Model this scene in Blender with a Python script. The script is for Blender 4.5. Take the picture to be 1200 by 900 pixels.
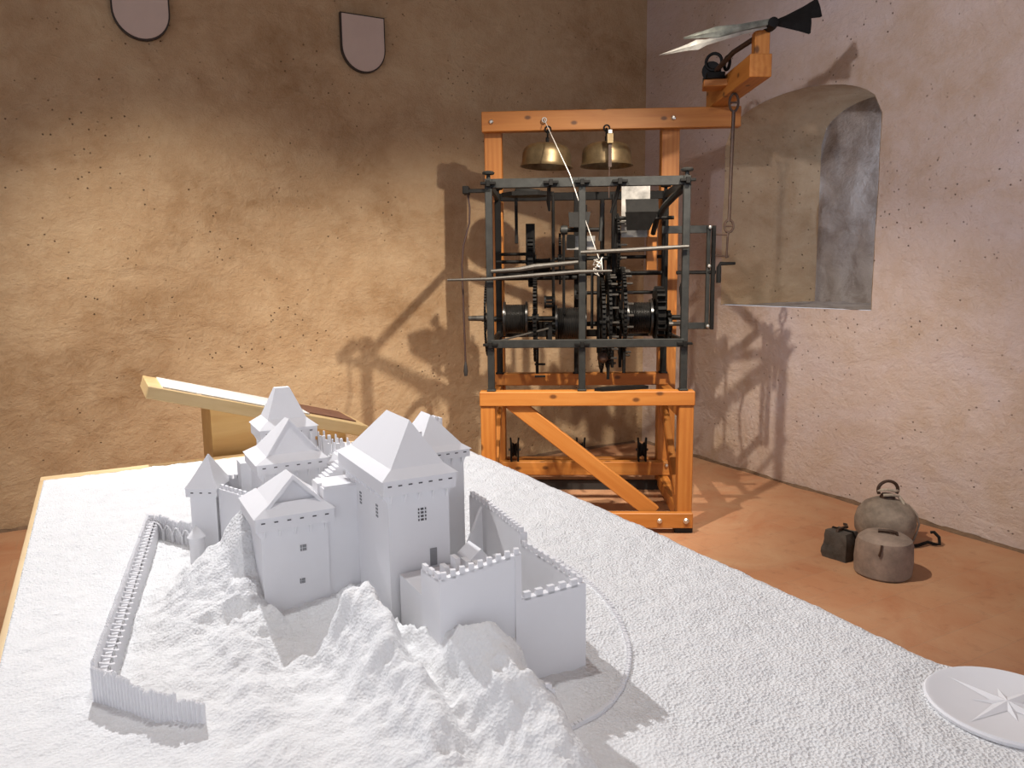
import bpy, bmesh, math, random
from math import sin, cos, pi, radians, sqrt
from mathutils import Vector, Matrix, noise as N

random.seed(7)
sc = bpy.context.scene
for o in list(bpy.data.objects):
    bpy.data.objects.remove(o)
COL = sc.collection

# ------------------------------------------------------------------ camera
PITCH, ROLL = 0.1416, 0.012
cd = bpy.data.cameras.new('camera'); cam = bpy.data.objects.new('camera', cd); COL.objects.link(cam)
cd.sensor_width = 36; cd.lens = 36 * 899.3 / 1200; cd.clip_start = 0.05
fwd = Vector((0, cos(PITCH), -sin(PITCH))); dn = Vector((0, -sin(PITCH), -cos(PITCH))); rt = Vector((1, 0, 0))
rr = rt * cos(ROLL) + dn * sin(ROLL); dd = dn * cos(ROLL) - rt * sin(ROLL)
m3 = Matrix((rr, -dd, -fwd)).transposed()
cam.matrix_world = Matrix.Translation((0, 0, 1.6)) @ m3.to_4x4()
sc.camera = cam

# ------------------------------------------------------------------ world, lights, exposure
vs = sc.view_settings
vs.view_transform = 'Standard'; vs.look = 'None'; vs.gamma = 1; vs.use_curve_mapping = False
vs.exposure = 0.0
wd = bpy.data.worlds.new('world'); sc.world = wd; wd.use_nodes = True
bg = wd.node_tree.nodes['Background']
bg.inputs[0].default_value = (0.86, 0.89, 1.0, 1); bg.inputs[1].default_value = 0.88

def spot(name, loc, tgt, watt, col, deg, blend, size):
    d = bpy.data.lights.new(name, 'SPOT'); o = bpy.data.objects.new(name, d); COL.objects.link(o)
    o.location = loc
    o.rotation_euler = (Vector(tgt) - Vector(loc)).to_track_quat('-Z', 'Y').to_euler()
    d.energy = watt; d.color = col; d.spot_size = radians(deg); d.spot_blend = blend; d.shadow_soft_size = size
    return o
WARM = (1.0, 0.89, 0.75)
spot('unseen_spot', (1.236, 3.03, 3.71), (-0.3, 6.0, 0.1), 760, WARM, 66, 0.9, 0.035)
spot('unseen_spot', (-0.36, 3.08, 3.71), (1.35, 4.9, 0.0), 520, WARM, 66, 0.8, 0.035)
spot('unseen_spot', (-1.75, 3.75, 3.55), (-0.35, 1.9, 0.85), 410, (0.98, 0.98, 1.0), 76, 0.6, 0.03)
spot('unseen_spot', (-0.35, 1.75, 3.9), (-0.25, 1.75, 0.85), 95, (0.97, 0.98, 1.0), 64, 0.8, 0.06)
spot('unseen_spot', (-1.0, 1.1, 3.4), (3.0, 4.9, 2.3), 420, (0.90, 0.90, 1.0), 54, 1.0, 0.08)  # added lamp without a fitting, brightens the upper right wall
spot('unseen_spot', (-2.2, 2.6, 3.75), (-1.7, 5.4, 0.0), 620, WARM, 72, 1.0, 0.05)  # extra wash added to lift the left stretch of the back wall

# ------------------------------------------------------------------ materials
MATS = {}
def nodes_mat(name, rough=0.6, metal=0.0):
    m = bpy.data.materials.new(name); m.use_nodes = True
    nt = m.node_tree; b = nt.nodes['Principled BSDF']
    b.inputs['Roughness'].default_value = rough; b.inputs['Metallic'].default_value = metal
    MATS[name] = m
    return m, nt, b
def nd(nt, t, **kw):
    n = nt.nodes.new(t)
    for k, v in kw.items():
        if k.startswith('i_'):
            n.inputs[k[2:].replace('_', ' ')].default_value = v
        else:
            setattr(n, k, v)
    return n
def coords(nt, scale=(1, 1, 1), kind='Object'):
    t = nd(nt, 'ShaderNodeTexCoord'); mp = nd(nt, 'ShaderNodeMapping')
    mp.inputs['Scale'].default_value = scale
    nt.links.new(t.outputs[kind], mp.inputs[0]); return mp.outputs[0]
def noise_tex(nt, vec, scale, detail=6, rough=0.6, dist=0.0):
    n = nd(nt, 'ShaderNodeTexNoise', i_Scale=scale, i_Detail=detail, i_Roughness=rough, i_Distortion=dist)
    nt.links.new(vec, n.inputs['Vector']); return n.outputs['Fac']
def ramp(nt, fac, stops):
    r = nd(nt, 'ShaderNodeValToRGB'); e = r.color_ramp.elements
    while len(e) < len(stops): e.new(0.5)
    for i, (p, c) in enumerate(stops):
        e[i].position = p; e[i].color = (*c, 1) if len(c) == 3 else c
    nt.links.new(fac, r.inputs[0]); return r.outputs[0]
def mix(nt, fac, a, b, mode='MIX'):
    n = nd(nt, 'ShaderNodeMix', data_type='RGBA', blend_type=mode)
    for sock, v in ((n.inputs[0], fac), (n.inputs[6], a), (n.inputs[7], b)):
        if isinstance(v, (int, float)): sock.default_value = v
        elif isinstance(v, tuple): sock.default_value = (*v, 1)
        else: nt.links.new(v, sock)
    return n.outputs[2]
def bump(nt, b, h, strength, dist):
    n = nd(nt, 'ShaderNodeBump', i_Strength=strength, i_Distance=dist)
    nt.links.new(h, n.inputs['Height']); nt.links.new(n.outputs[0], b.inputs['Normal']); return n

def plaster(name, c0, c1, c2, cw):
    m, nt, b = nodes_mat(name, 0.93)
    v = coords(nt)
    vs_ = coords(nt, (0.8, 0.8, 1.0))
    big = noise_tex(nt, vs_, 1.3, 5, 0.62, 0.6)
    col = ramp(nt, big, [(0.3, c0), (0.5, c1), (0.72, c2)])
    mid = noise_tex(nt, v, 7, 8, 0.7, 0.3)
    col = mix(nt, ramp(nt, mid, [(0.40, (0, 0, 0)), (0.75, (.5, .5, .5))]), col, cw)
    pits = nd(nt, 'ShaderNodeTexVoronoi', i_Scale=19.0, i_Randomness=1.0); nt.links.new(v, pits.inputs['Vector'])
    pn = noise_tex(nt, v, 2.1, 4, 0.6)
    pm = nd(nt, 'ShaderNodeMath', operation='MULTIPLY')
    nt.links.new(ramp(nt, pits.outputs['Distance'], [(0.05, (1, 1, 1)), (0.13, (0, 0, 0))]), pm.inputs[0])
    nt.links.new(ramp(nt, pn, [(0.46, (0, 0, 0)), (0.56, (1, 1, 1))]), pm.inputs[1])
    col = mix(nt, pm.outputs[0], col, tuple(x * .35 for x in c0))
    nt.links.new(col, b.inputs['Base Color'])
    f = noise_tex(nt, v, 26, 8, 0.7, 0.4)
    g = noise_tex(nt, coords(nt, (.85, .85, 1.5)), 3.0, 6, 0.62, 0.5)
    a = nd(nt, 'ShaderNodeMath', operation='MULTIPLY_ADD'); a.inputs[1].default_value = 2.2
    nt.links.new(g, a.inputs[0]); nt.links.new(f, a.inputs[2])
    s = nd(nt, 'ShaderNodeMath', operation='SUBTRACT'); nt.links.new(a.outputs[0], s.inputs[0]); nt.links.new(pm.outputs[0], s.inputs[1])
    bump(nt, b, s.outputs[0], 0.8, 0.016)
    return m
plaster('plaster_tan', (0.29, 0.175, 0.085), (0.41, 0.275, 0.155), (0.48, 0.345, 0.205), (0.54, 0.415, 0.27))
plaster('plaster_rose', (0.44, 0.32, 0.225), (0.51, 0.395, 0.325), (0.53, 0.44, 0.42), (0.58, 0.50, 0.475))

def stone_niche():
    m, nt, b = nodes_mat('niche_stone', 0.9)
    v = coords(nt)
    n1 = noise_tex(nt, v, 5, 8, 0.7, .5)
    col = ramp(nt, n1, [(0.3, (.25, .2, .16)), (0.5, (.42, .36, .31)), (0.75, (.58, .52, .46))])
    nt.links.new(col, b.inputs['Base Color'])
    bump(nt, b, noise_tex(nt, v, 14, 8, 0.75), 1.0, 0.03)
stone_niche()

def floor_mat():
    m, nt, b = nodes_mat('terracotta', 0.72)
    t = nd(nt, 'ShaderNodeTexCoord'); mp = nd(nt, 'ShaderNodeMapping')
    mp.inputs['Rotation'].default_value = (0, 0, radians(-28.6))
    nt.links.new(t.outputs['Object'], mp.inputs[0]); v = mp.outputs[0]
    br = nd(nt, 'ShaderNodeTexBrick', i_Scale=1.0, i_Mortar_Size=0.003, i_Mortar_Smooth=0.4, i_Bias=0.0, i_Brick_Width=0.34, i_Row_Height=0.19)
    br.inputs['Color1'].default_value = (0.40, 0.175, 0.085, 1); br.inputs['Color2'].default_value = (0.44, 0.215, 0.11, 1)
    br.inputs['Mortar'].default_value = (0.38, 0.20, 0.11, 1)
    nt.links.new(v, br.inputs['Vector'])
    n1 = noise_tex(nt, v, 2.2, 6, 0.65, 1.0)
    col = mix(nt, ramp(nt, n1, [(0.35, (0, 0, 0)), (0.7, (.75, .75, .75))]), br.outputs['Color'], (0.48, 0.30, 0.175))
    n2 = noise_tex(nt, v, 11, 8, 0.75, .5)
    col = mix(nt, ramp(nt, n2, [(0.55, (0, 0, 0)), (0.78, (.8, .8, .8))]), col, (0.27, 0.115, 0.06))
    nt.links.new(col, b.inputs['Base Color'])
    n3 = noise_tex(nt, v, 20, 8, 0.7)
    a = nd(nt, 'ShaderNodeMath', operation='MULTIPLY_ADD'); a.inputs[1].default_value = -0.8
    nt.links.new(br.outputs['Fac'], a.inputs[0]); nt.links.new(n3, a.inputs[2])
    bump(nt, b, a.outputs[0], 0.5, 0.008)
floor_mat()

def wood(name, ca, cb, cc, rough=0.5, knots=True, sc_=1.0):
    m, nt, b = nodes_mat(name, rough)
    v = coords(nt, (0.9 * sc_, 9 * sc_, 9 * sc_))
    oi = nd(nt, 'ShaderNodeObjectInfo')
    ad = nd(nt, 'ShaderNodeVectorMath', operation='ADD'); nt.links.new(v, ad.inputs[0])
    mu = nd(nt, 'ShaderNodeMath', operation='MULTIPLY'); mu.inputs[1].default_value = 37.0
    nt.links.new(oi.outputs['Random'], mu.inputs[0]); nt.links.new(mu.outputs[0], ad.inputs[1])
    n1 = noise_tex(nt, ad.outputs[0], 1.6, 6, 0.6, 1.2)
    wv = nd(nt, 'ShaderNodeTexWave', i_Scale=1.1, i_Distortion=5.0, i_Detail=3.0, bands_direction='Y')
    nt.links.new(ad.outputs[0], wv.inputs['Vector'])
    f = nd(nt, 'ShaderNodeMath', operation='MULTIPLY_ADD'); f.inputs[1].default_value = 0.18
    nt.links.new(wv.outputs['Fac'], f.inputs[0])
    f2 = nd(nt, 'ShaderNodeMath', operation='MULTIPLY'); f2.inputs[1].default_value = 0.82
    nt.links.new(n1, f2.inputs[0]); nt.links.new(f2.outputs[0], f.inputs[2])
    col = ramp(nt, f.outputs[0], [(0.25, ca), (0.5, cb), (0.75, cc)])
    if knots:
        vo = nd(nt, 'ShaderNodeTexVoronoi', i_Scale=0.85, voronoi_dimensions='2D')
        sx = nd(nt, 'ShaderNodeSeparateXYZ'); nt.links.new(ad.outputs[0], sx.inputs[0])
        sm = nd(nt, 'ShaderNodeMath', operation='ADD'); nt.links.new(sx.outputs[1], sm.inputs[0]); nt.links.new(sx.outputs[2], sm.inputs[1])
        cx = nd(nt, 'ShaderNodeCombineXYZ'); nt.links.new(sx.outputs[0], cx.inputs[0]); nt.links.new(sm.outputs[0], cx.inputs[1])
        v2 = nd(nt, 'ShaderNodeVectorMath', operation='MULTIPLY'); v2.inputs[1].default_value = (3.4, .55, .55)
        nt.links.new(cx.outputs[0], v2.inputs[0]); nt.links.new(v2.outputs[0], vo.inputs['Vector'])
        col = mix(nt, ramp(nt, vo.outputs['Distance'], [(0.035, (.9, .9, .9)), (0.075, (0, 0, 0))]), col, tuple(x * .28 for x in ca))
    nt.links.new(col, b.inputs['Base Color'])
    bump(nt, b, f.outputs[0], 0.12, 0.004)
wood('wood_orange', (0.33, 0.105, 0.015), (0.41, 0.150, 0.025), (0.47, 0.195, 0.042), 0.5)
wood('wood_pale', (0.62, 0.42, 0.20), (0.72, 0.52, 0.28), (0.78, 0.60, 0.35), 0.55, False)
wood('wood_tan', (0.46, 0.31, 0.13), (0.54, 0.38, 0.18), (0.60, 0.44, 0.23), 0.55, False)
wood('wood_honey', (0.52, 0.27, 0.07), (0.60, 0.34, 0.10), (0.66, 0.41, 0.14), 0.5, False)

def plain(name, col, rough=0.6, metal=0.0, var=0.12, scale=30, bumpd=0.0, spec=None):
    m, nt, b = nodes_mat(name, rough, metal)
    n1 = noise_tex(nt, coords(nt), scale, 6, 0.65)
    c = ramp(nt, n1, [(0.3, tuple(x * (1 - var) for x in col)), (0.7, tuple(min(1, x * (1 + var)) for x in col))])
    nt.links.new(c, b.inputs['Base Color'])
    if bumpd: bump(nt, b, n1, 0.6, bumpd)
    if spec is not None: b.inputs['Specular IOR Level'].default_value = spec
    return m
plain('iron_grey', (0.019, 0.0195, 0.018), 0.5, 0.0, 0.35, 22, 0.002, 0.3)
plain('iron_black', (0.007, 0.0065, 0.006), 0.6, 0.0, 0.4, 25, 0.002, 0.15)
plain('iron_brown', (0.045, 0.022, 0.012), 0.6, 0.1, 0.4, 40, 0.002)
plain('steel_rod', (0.045, 0.040, 0.034), 0.5, 0.2, 0.35, 30)
plain('steel_plate', (0.36, 0.34, 0.31), 0.42, 0.8, 0.45, 9, 0.002)
plain('drum_black', (0.018, 0.017, 0.016), 0.28, 0.3, 0.3, 30)
plain('brass_old', (0.18, 0.13, 0.068), 0.42, 0.75, 0.4, 12, 0.001)
plain('bolt_zinc', (0.65, 0.62, 0.56), 0.3, 0.9, 0.1, 30)
plain('rope_old', (0.36, 0.31, 0.25), 0.9, 0, 0.2, 60)
plain('white_cord', (0.68, 0.65, 0.60), 0.9, 0, 0.1, 60)
plain('dark_cable', (0.03, 0.012, 0.008), 0.6, 0, 0.2, 60)
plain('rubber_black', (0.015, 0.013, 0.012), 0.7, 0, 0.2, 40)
plain('hand_grey', (0.30, 0.29, 0.26), 0.5, 0.3, 0.3, 14)
plain('copper_green', (0.19, 0.20, 0.17), 0.55, 0.5, 0.4, 18, 0.002)
plain('stone_grey', (0.215, 0.175, 0.14), 0.85, 0, 0.45, 9, 0.01)
plain('stone_rose', (0.235, 0.185, 0.155), 0.85, 0, 0.35, 9, 0.008)
plain('stone_dark', (0.055, 0.05, 0.045), 0.6, 0, 0.5, 14, 0.012)
plain('dirt_brown', (0.16, 0.10, 0.06), 0.95, 0, 0.4, 12, 0.01)
plain('shield_face', (0.50, 0.40, 0.35), 0.7, 0, 0.06, 5)
plain('shield_rim', (0.03, 0.02, 0.015), 0.6, 0, 0.2, 30)
plain('model_white', (0.83, 0.825, 0.84), 0.65, 0, 0.012, 8)
plain('loophole_dark', (0.11, 0.105, 0.11), 0.9, 0, 0.1, 30)
plain('loophole_grey', (0.28, 0.28, 0.29), 0.9, 0, 0.1, 30)
plain('sheet_brown', (0.16, 0.07, 0.045), 0.5, 0, 0.2, 20)
plain('ceiling_plaster', (0.55, 0.48, 0.40), 0.9, 0, 0.1, 3)

def terrain_mat():
    m, nt, b = nodes_mat('terrain_white', 0.9)
    v = coords(nt)
    n1 = noise_tex(nt, v, 14, 5, 0.6)
    col = ramp(nt, n1, [(0.3, (.82, .82, .82)), (0.7, (.88, .88, .875))])
    nt.links.new(col, b.inputs['Base Color'])
    at = nd(nt, 'ShaderNodeAttribute', attribute_name='grain')
    vo = nd(nt, 'ShaderNodeTexVoronoi', i_Scale=170.0); nt.links.new(v, vo.inputs['Vector']); g = vo.outputs['Distance']
    g2 = noise_tex(nt, v, 90, 3, 0.6)
    a = nd(nt, 'ShaderNodeMath', operation='ADD'); nt.links.new(g, a.inputs[0]); nt.links.new(g2, a.inputs[1])
    mu = nd(nt, 'ShaderNodeMath', operation='MULTIPLY'); nt.links.new(a.outputs[0], mu.inputs[0]); nt.links.new(at.outputs['Fac'], mu.inputs[1])
    bump(nt, b, mu.outputs[0], 0.6, 0.009)
terrain_mat()

def sheet_mat():
    m, nt, b = nodes_mat('printed_sheet', 0.4)
    v = coords(nt)
    wv = nd(nt, 'ShaderNodeTexWave', i_Scale=13.0, i_Distortion=0.0, bands_direction='Y', wave_profile='SIN')
    nt.links.new(v, wv.inputs['Vector'])
    gate = noise_tex(nt, coords(nt, (7, 0.01, 1)), 3, 2, .5)
    mu = nd(nt, 'ShaderNodeMath', operation='MULTIPLY')
    nt.links.new(ramp(nt, wv.outputs['Fac'], [(0.55, (0, 0, 0)), (0.75, (1, 1, 1))]), mu.inputs[0])
    nt.links.new(ramp(nt, gate, [(0.36, (0, 0, 0)), (0.44, (.6, .6, .6))]), mu.inputs[1])
    col = mix(nt, mu.outputs[0], (0.86, 0.85, 0.82), (0.34, 0.33, 0.32))
    nt.links.new(col, b.inputs['Base Color'])
sheet_mat()
m, nt, b = nodes_mat('daylight_pane', 0.3)
b.inputs['Base Color'].default_value = (.6, .7, .85, 1)
b.inputs['Emission Color'].default_value = (0.55, 0.72, 1.0, 1); b.inputs['Emission Strength'].default_value = 14.0

# ------------------------------------------------------------------ mesh builder
class MB:
    def __init__(self): self.bm = bmesh.new()
    def poly(self, pts):
        vs_ = [self.bm.verts.new(p) for p in pts]; return self.bm.faces.new(vs_)
    def mesh(self, verts, faces):
        vs_ = [self.bm.verts.new(p) for p in verts]
        for f in faces:
            try: self.bm.faces.new([vs_[i] for i in f])
            except ValueError: pass
        return self
    def box(self, x0, x1, y0, y1, z0, z1, M=None):
        P = [Vector(p) for p in ((x0, y0, z0), (x1, y0, z0), (x1, y1, z0), (x0, y1, z0), (x0, y0, z1), (x1, y0, z1), (x1, y1, z1), (x0, y1, z1))]
        if M is not None: P = [M @ p for p in P]
        return self.mesh(P, [(0, 3, 2, 1), (4, 5, 6, 7), (0, 1, 5, 4), (1, 2, 6, 5), (2, 3, 7, 6), (3, 0, 4, 7)])
    def prism(self, poly, d):                       # polygon (list of Vector) extruded by vector d
        n = len(poly); d = Vector(d); P = [Vector(p) for p in poly]
        return self.mesh(P + [p + d for p in P], [tuple(range(n))[::-1], tuple(range(n, 2 * n))] + [(i, (i + 1) % n, n + (i + 1) % n, n + i) for i in range(n)])
    def cyl(self, p0, p1, r0, r1=None, n=12, caps=True):
        return self.tube([p0, p1], [r0, r0 if r1 is None else r1], n, caps)
    def tube(self, pts, radii, n=8, caps=True):
        pts = [Vector(p) for p in pts]
        if not isinstance(radii, (list, tuple)): radii = [radii] * len(pts)
        rings = []; ref = None
        for i, p in enumerate(pts):
            t = (pts[min(i + 1, len(pts) - 1)] - pts[max(i - 1, 0)]).normalized()
            if ref is None:
                ref = Vector((0, 0, 1)) if abs(t.z) < .9 else Vector((1, 0, 0))
            a = (ref - t * ref.dot(t)).normalized(); b_ = t.cross(a); ref = a
            rings.append([self.bm.verts.new(p + (a * cos(2 * pi * k / n) + b_ * sin(2 * pi * k / n)) * radii[i]) for k in range(n)])
        for A, B in zip(rings, rings[1:]):
            for k in range(n): self.bm.faces.new((A[k], A[(k + 1) % n], B[(k + 1) % n], B[k]))
        if caps:
            self.bm.faces.new(rings[0][::-1]); self.bm.faces.new(rings[-1])
        return self
    def lathe(self, prof, origin=(0, 0, 0), axis=(0, 0, 1), n=24, closed=False):
        ax = Vector(axis).normalized(); ref = Vector((1, 0, 0)) if abs(ax.x) < .9 else Vector((0, 1, 0))
        a = (ref - ax * ref.dot(ax)).normalized(); b_ = ax.cross(a); o = Vector(origin)
        rings = []
        for r, h in prof:
            if r < 1e-6: rings.append([self.bm.verts.new(o + ax * h)])
            else: rings.append([self.bm.verts.new(o + ax * h + (a * cos(2 * pi * k / n) + b_ * sin(2 * pi * k / n)) * r) for k in range(n)])
        for A, B in zip(rings, rings[1:]):
            for k in range(n):
                k2 = (k + 1) % n
                if len(A) == 1 and len(B) == 1: continue
                if len(A) == 1: self.bm.faces.new((A[0], B[k2], B[k]))
                elif len(B) == 1: self.bm.faces.new((A[k], A[k2], B[0]))
                else: self.bm.faces.new((A[k], A[k2], B[k2], B[k]))
        return self
    def ring(self, c, axis, R, r, n=24, k=8):
        ax = Vector(axis).normalized(); ref = Vector((1, 0, 0)) if abs(ax.x) < .9 else Vector((0, 1, 0))
        a = (ref - ax * ref.dot(ax)).normalized(); b_ = ax.cross(a); c = Vector(c); rings = []
        for i in range(n):
            d = a * cos(2 * pi * i / n) + b_ * sin(2 * pi * i / n)
            rings.append([self.bm.verts.new(c + d * (R + r * cos(2 * pi * j / k)) + ax * r * sin(2 * pi * j / k)) for j in range(k)])
        for i in range(n):
            A, B = rings[i], rings[(i + 1) % n]
            for j in range(k): self.bm.faces.new((A[j], B[j], B[(j + 1) % k], A[(j + 1) % k]))
        return self
    def gear(self, c, R, w, teeth, spokes=4, rim=0.03, th=0.016, axis='x'):
        # toothed wheel in the y-z plane, axis along x
        c = Vector(c); n = max(24, teeth)
        def P(r, t, x): return c + Vector((x, r * cos(t), r * sin(t)))
        for (ro, ri) in ((R, R - rim),):
            A = [[self.bm.verts.new(P(r, 2 * pi * i / n, x)) for i in range(n)] for r, x in ((ro, -w / 2), (ro, w / 2), (ri, w / 2), (ri, -w / 2))]
            for j in range(4):
                X, Y = A[j], A[(j + 1) % 4]
                for i in range(n): self.bm.faces.new((X[i], X[(i + 1) % n], Y[(i + 1) % n], Y[i]))
        for i in range(teeth):
            t = 2 * pi * i / teeth; M = Matrix.Translation(c) @ Matrix.Rotation(t, 4, 'X')
            tw = pi * R / teeth * .5
            self.box(-w / 2, w / 2, R - .002, R + th, -tw, tw, M)
        for i in range(spokes):
            t = 2 * pi * i / spokes + .4; M = Matrix.Translation(c) @ Matrix.Rotation(t, 4, 'X')
            self.box(-w / 3, w / 3, 0.0, R - rim * .5, -.011, .011, M)
        self.cyl(c - Vector((w, 0, 0)), c + Vector((w, 0, 0)), .032, n=12)
        return self
    def build(self, name, mat, parent=None, smooth=False, M=None, bevel=0.0, kind=None, offset=None):
        bm = self.bm
        if offset is not None: bmesh.ops.translate(bm, verts=bm.verts, vec=-Vector(offset))
        bmesh.ops.recalc_face_normals(bm, faces=bm.faces)
        if bevel > 0:
            bmesh.ops.bevel(bm, geom=list(bm.edges), offset=bevel, segments=1, affect='EDGES', clamp_overlap=True)
        me = bpy.data.meshes.new(name); bm.to_mesh(me); bm.free()
        if smooth:
            for p in me.polygons: p.use_smooth = True
            me.set_sharp_from_angle(angle=radians(38))
        me.materials.append(MATS[mat])
        o = bpy.data.objects.new(name, me); COL.objects.link(o)
        if parent is not None: o.parent = parent
        if M is not None: o.matrix_local = M
        if kind: o['kind'] = kind
        return o
def thing(name, label, cat, loc=(0, 0, 0), rz=0.0, group=None):
    o = bpy.data.objects.new(name, None); COL.objects.link(o); o.empty_display_size = .05
    o.location = loc; o.rotation_euler = (0, 0, rz); tag(o, label, cat, group); return o
def tag(o, label, cat, group=None):
    o['label'] = label; o['category'] = cat
    if group: o['group'] = group
    return o
def beam(name, p0, p1, w, h, mat, parent, up=(0, 0, 1), bevel=0.004):
    """squared timber whose own x axis runs along its length (w across, h along 'up')"""
    p0 = Vector(p0); p1 = Vector(p1); x = (p1 - p0); L = x.length; x.normalize()
    u = Vector(up)
    if abs(u.dot(x)) > .98: u = Vector((0, 1, 0))
    z = (u - x * u.dot(x)).normalized(); y = z.cross(x)
    M = Matrix((x, y, z)).transposed().to_4x4(); M.translation = (p0 + p1) / 2
    return MB().box(-L / 2, L / 2, -w / 2, w / 2, -h / 2, h / 2).build(name, mat, parent, M=M, bevel=bevel)

# ------------------------------------------------------------------ the room
A_W = 0.4991
CO = Vector((1.242, 7.231, 0))
WB = Vector((-cos(A_W), -sin(A_W), 0)); NB = Vector((-sin(A_W), cos(A_W), 0))     # along / out through the back wall
WR = Vector((sin(A_W), -cos(A_W), 0)); NR = Vector((cos(A_W), sin(A_W), 0))       # along / out through the right wall
CEIL = 4.4
def und(a, b_, k):
    return 0.022 * N.noise((a * .9, b_ * .9, k)) + 0.010 * N.noise((a * 2.6, b_ * 2.6, k + 5)) + 0.004 * N.noise((a * 8, b_ * 8, k + 9))
def wall_grid(name, s0, s1, w, nrm, mat, k, step=.08):
    mb = MB(); ns = int((s1 - s0) / step); nz = int(CEIL / step)
    V = [[mb.bm.verts.new(CO + w * (s0 + (s1 - s0) * i / ns) + nrm * (und(s0 + (s1 - s0) * i / ns, CEIL * j / nz, k) * min(1, .15 + i * .15)) + Vector((0, 0, CEIL * j / nz))) for j in range(nz + 1)] for i in range(ns + 1)]
    for i in range(ns):
        for j in range(nz): mb.bm.faces.new((V[i][j], V[i + 1][j], V[i + 1][j + 1], V[i][j + 1]))
    o = mb.build(name, mat, smooth=True); o['kind'] = 'structure'; return o
wall_grid('wall_back', -0.05, 8.0, WB, NB, 'plaster_tan', 1.0)

# right wall with the arched window niche
S0, S1, ZS = 1.02, 2.41, 1.335
def arch(s): 
    t = (s - (S0 + S1) / 2) / ((S1 - S0) / 2)
    return 2.60 + 0.28 * sqrt(max(0, 1 - t * t)) ** 0.9
def wr(s, z, d=0.0): return CO + WR * s + NR * d + Vector((0, 0, z))
mb = MB()
def strip(sa, sb, zlo, zhi, ns, nz):
    def q(i, j):
        s = sa + (sb - sa) * i / ns; a, b_ = zlo(s), zhi(s); z = a + (b_ - a) * j / nz
        e = min(1, max(0, (s + .05) * 1.2))
        return wr(s, z, und(s, z, 20.0) * e)
    V = [[mb.bm.verts.new(q(i, j)) for j in range(nz + 1)] for i in range(ns + 1)]
    for i in range(ns):
        for j in range(nz): mb.bm.faces.new((V[i][j], V[i + 1][j], V[i + 1][j + 1], V[i][j + 1]))
strip(-0.05, S0, lambda s: 0, lambda s: CEIL, 14, 55)
strip(S1, 7.0, lambda s: 0, lambda s: CEIL, 58, 55)
strip(S0, S1, lambda s: 0, lambda s: ZS, 24, 18)
strip(S0, S1, arch, lambda s: CEIL, 24, 20)
o = mb.build('wall_right', 'plaster_rose', smooth=True); o['kind'] = 'structure'; wall_right = o
# embrasure: splayed far side, back, soffit, sill
DN = 0.62; SB0, SB1 = 1.43, 2.36
def barch(s): return arch(S0 + (s - SB0) / (SB1 - SB0) * (S1 - S0)) - 0.02
def rough(p, k, a=.012): 
    return p + NR * a * N.noise(p * 5 + Vector((k, 0, 0))) + Vector((0, 0, a * N.noise(p * 5 + Vector((0, k, 0)))))
mb = MB()
nj, nd_ = 14, 8
G = [[mb.bm.verts.new(wr(S0 + (SB0 - S0) * i / nd_, ZS + (arch(S0) + (barch(SB0) - arch(S0)) * i / nd_ - ZS) * j / nj, DN * i / nd_ + (und(S0, ZS + (arch(S0) - ZS) * j / nj, 20.) - .006 if i == 0 else 0) + (.008 * N.noise((i * .7, j * .7, 3)) if 0 < i < nd_ else 0))) for j in range(nj + 1)] for i in range(nd_ + 1)]
for i in range(nd_):
    for j in range(nj): mb.bm.faces.new((G[i][j], G[i + 1][j], G[i + 1][j + 1], G[i][j + 1]))
G = [[mb.bm.verts.new(wr((S0 + (S1 - S0) * i / 24) * (1 - d / 6) + (SB0 + (SB1 - SB0) * i / 24) * d / 6, arch(S0 + (S1 - S0) * i / 24) * (1 - d / 6) + barch(SB0 + (SB1 - SB0) * i / 24) * d / 6, DN * d / 6 + (und(S0 + (S1 - S0) * i / 24, arch(S0 + (S1 - S0) * i / 24), 20.) - .006 if d == 0 else 0))) for d in range(7)] for i in range(25)]
for i in range(24):
    for d in range(6): mb.bm.faces.new((G[i][d], G[i][d + 1], G[i + 1][d + 1], G[i + 1][d]))
G = [[mb.bm.verts.new(wr((S1) * (1 - d / 6) + (SB1) * d / 6, ZS + (arch(S1) - ZS) * j / 10, DN * d / 6 + (und(S1, ZS + (arch(S1) - ZS) * j / 10, 20.) - .006 if d == 0 else 0))) for j in range(11)] for d in range(7)]
for d in range(6):
    for j in range(10): mb.bm.faces.new((G[d][j], G[d][j + 1], G[d + 1][j + 1], G[d + 1][j]))
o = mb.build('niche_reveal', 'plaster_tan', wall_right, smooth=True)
mb = MB()
nb = 30
G = [[mb.bm.verts.new(rough(wr(SB0 + (SB1 - SB0) * i / nb, ZS + .0 + (barch(SB0 + (SB1 - SB0) * i / nb) - ZS) * j / nb, DN), 4.0, .03 if 0 < i < nb and 0 < j < nb else 0.0)) for j in range(nb + 1)] for i in range(nb + 1)]
for i in range(nb):
    for j in range(nb): mb.bm.faces.new((G[i][j], G[i + 1][j], G[i + 1][j + 1], G[i][j + 1]))
mb.build('niche_back', 'niche_stone', wall_right, smooth=True)
mb = MB()
G = [[mb.bm.verts.new(wr((S0 - .0) * (1 - d / 8) + SB0 * d / 8 + ((S1 - S0) * (1 - d / 8) + (SB1 - SB0) * d / 8) * i / 24, ZS + (.012 * N.noise((i * .5, d * .6, 7)) if d > 0 else .003) + .02 * d / 8, DN * d / 8 + (und(S0 + (S1 - S0) * i / 24, ZS, 20.) - .006 if d == 0 else 0))) for d in range(9)] for i in range(25)]
for i in range(24):
    for d in range(8): mb.bm.faces.new((G[i][d], G[i + 1][d], G[i + 1][d + 1], G[i][d + 1]))
mb.build('niche_sill', 'niche_stone', wall_right, smooth=True)
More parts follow.
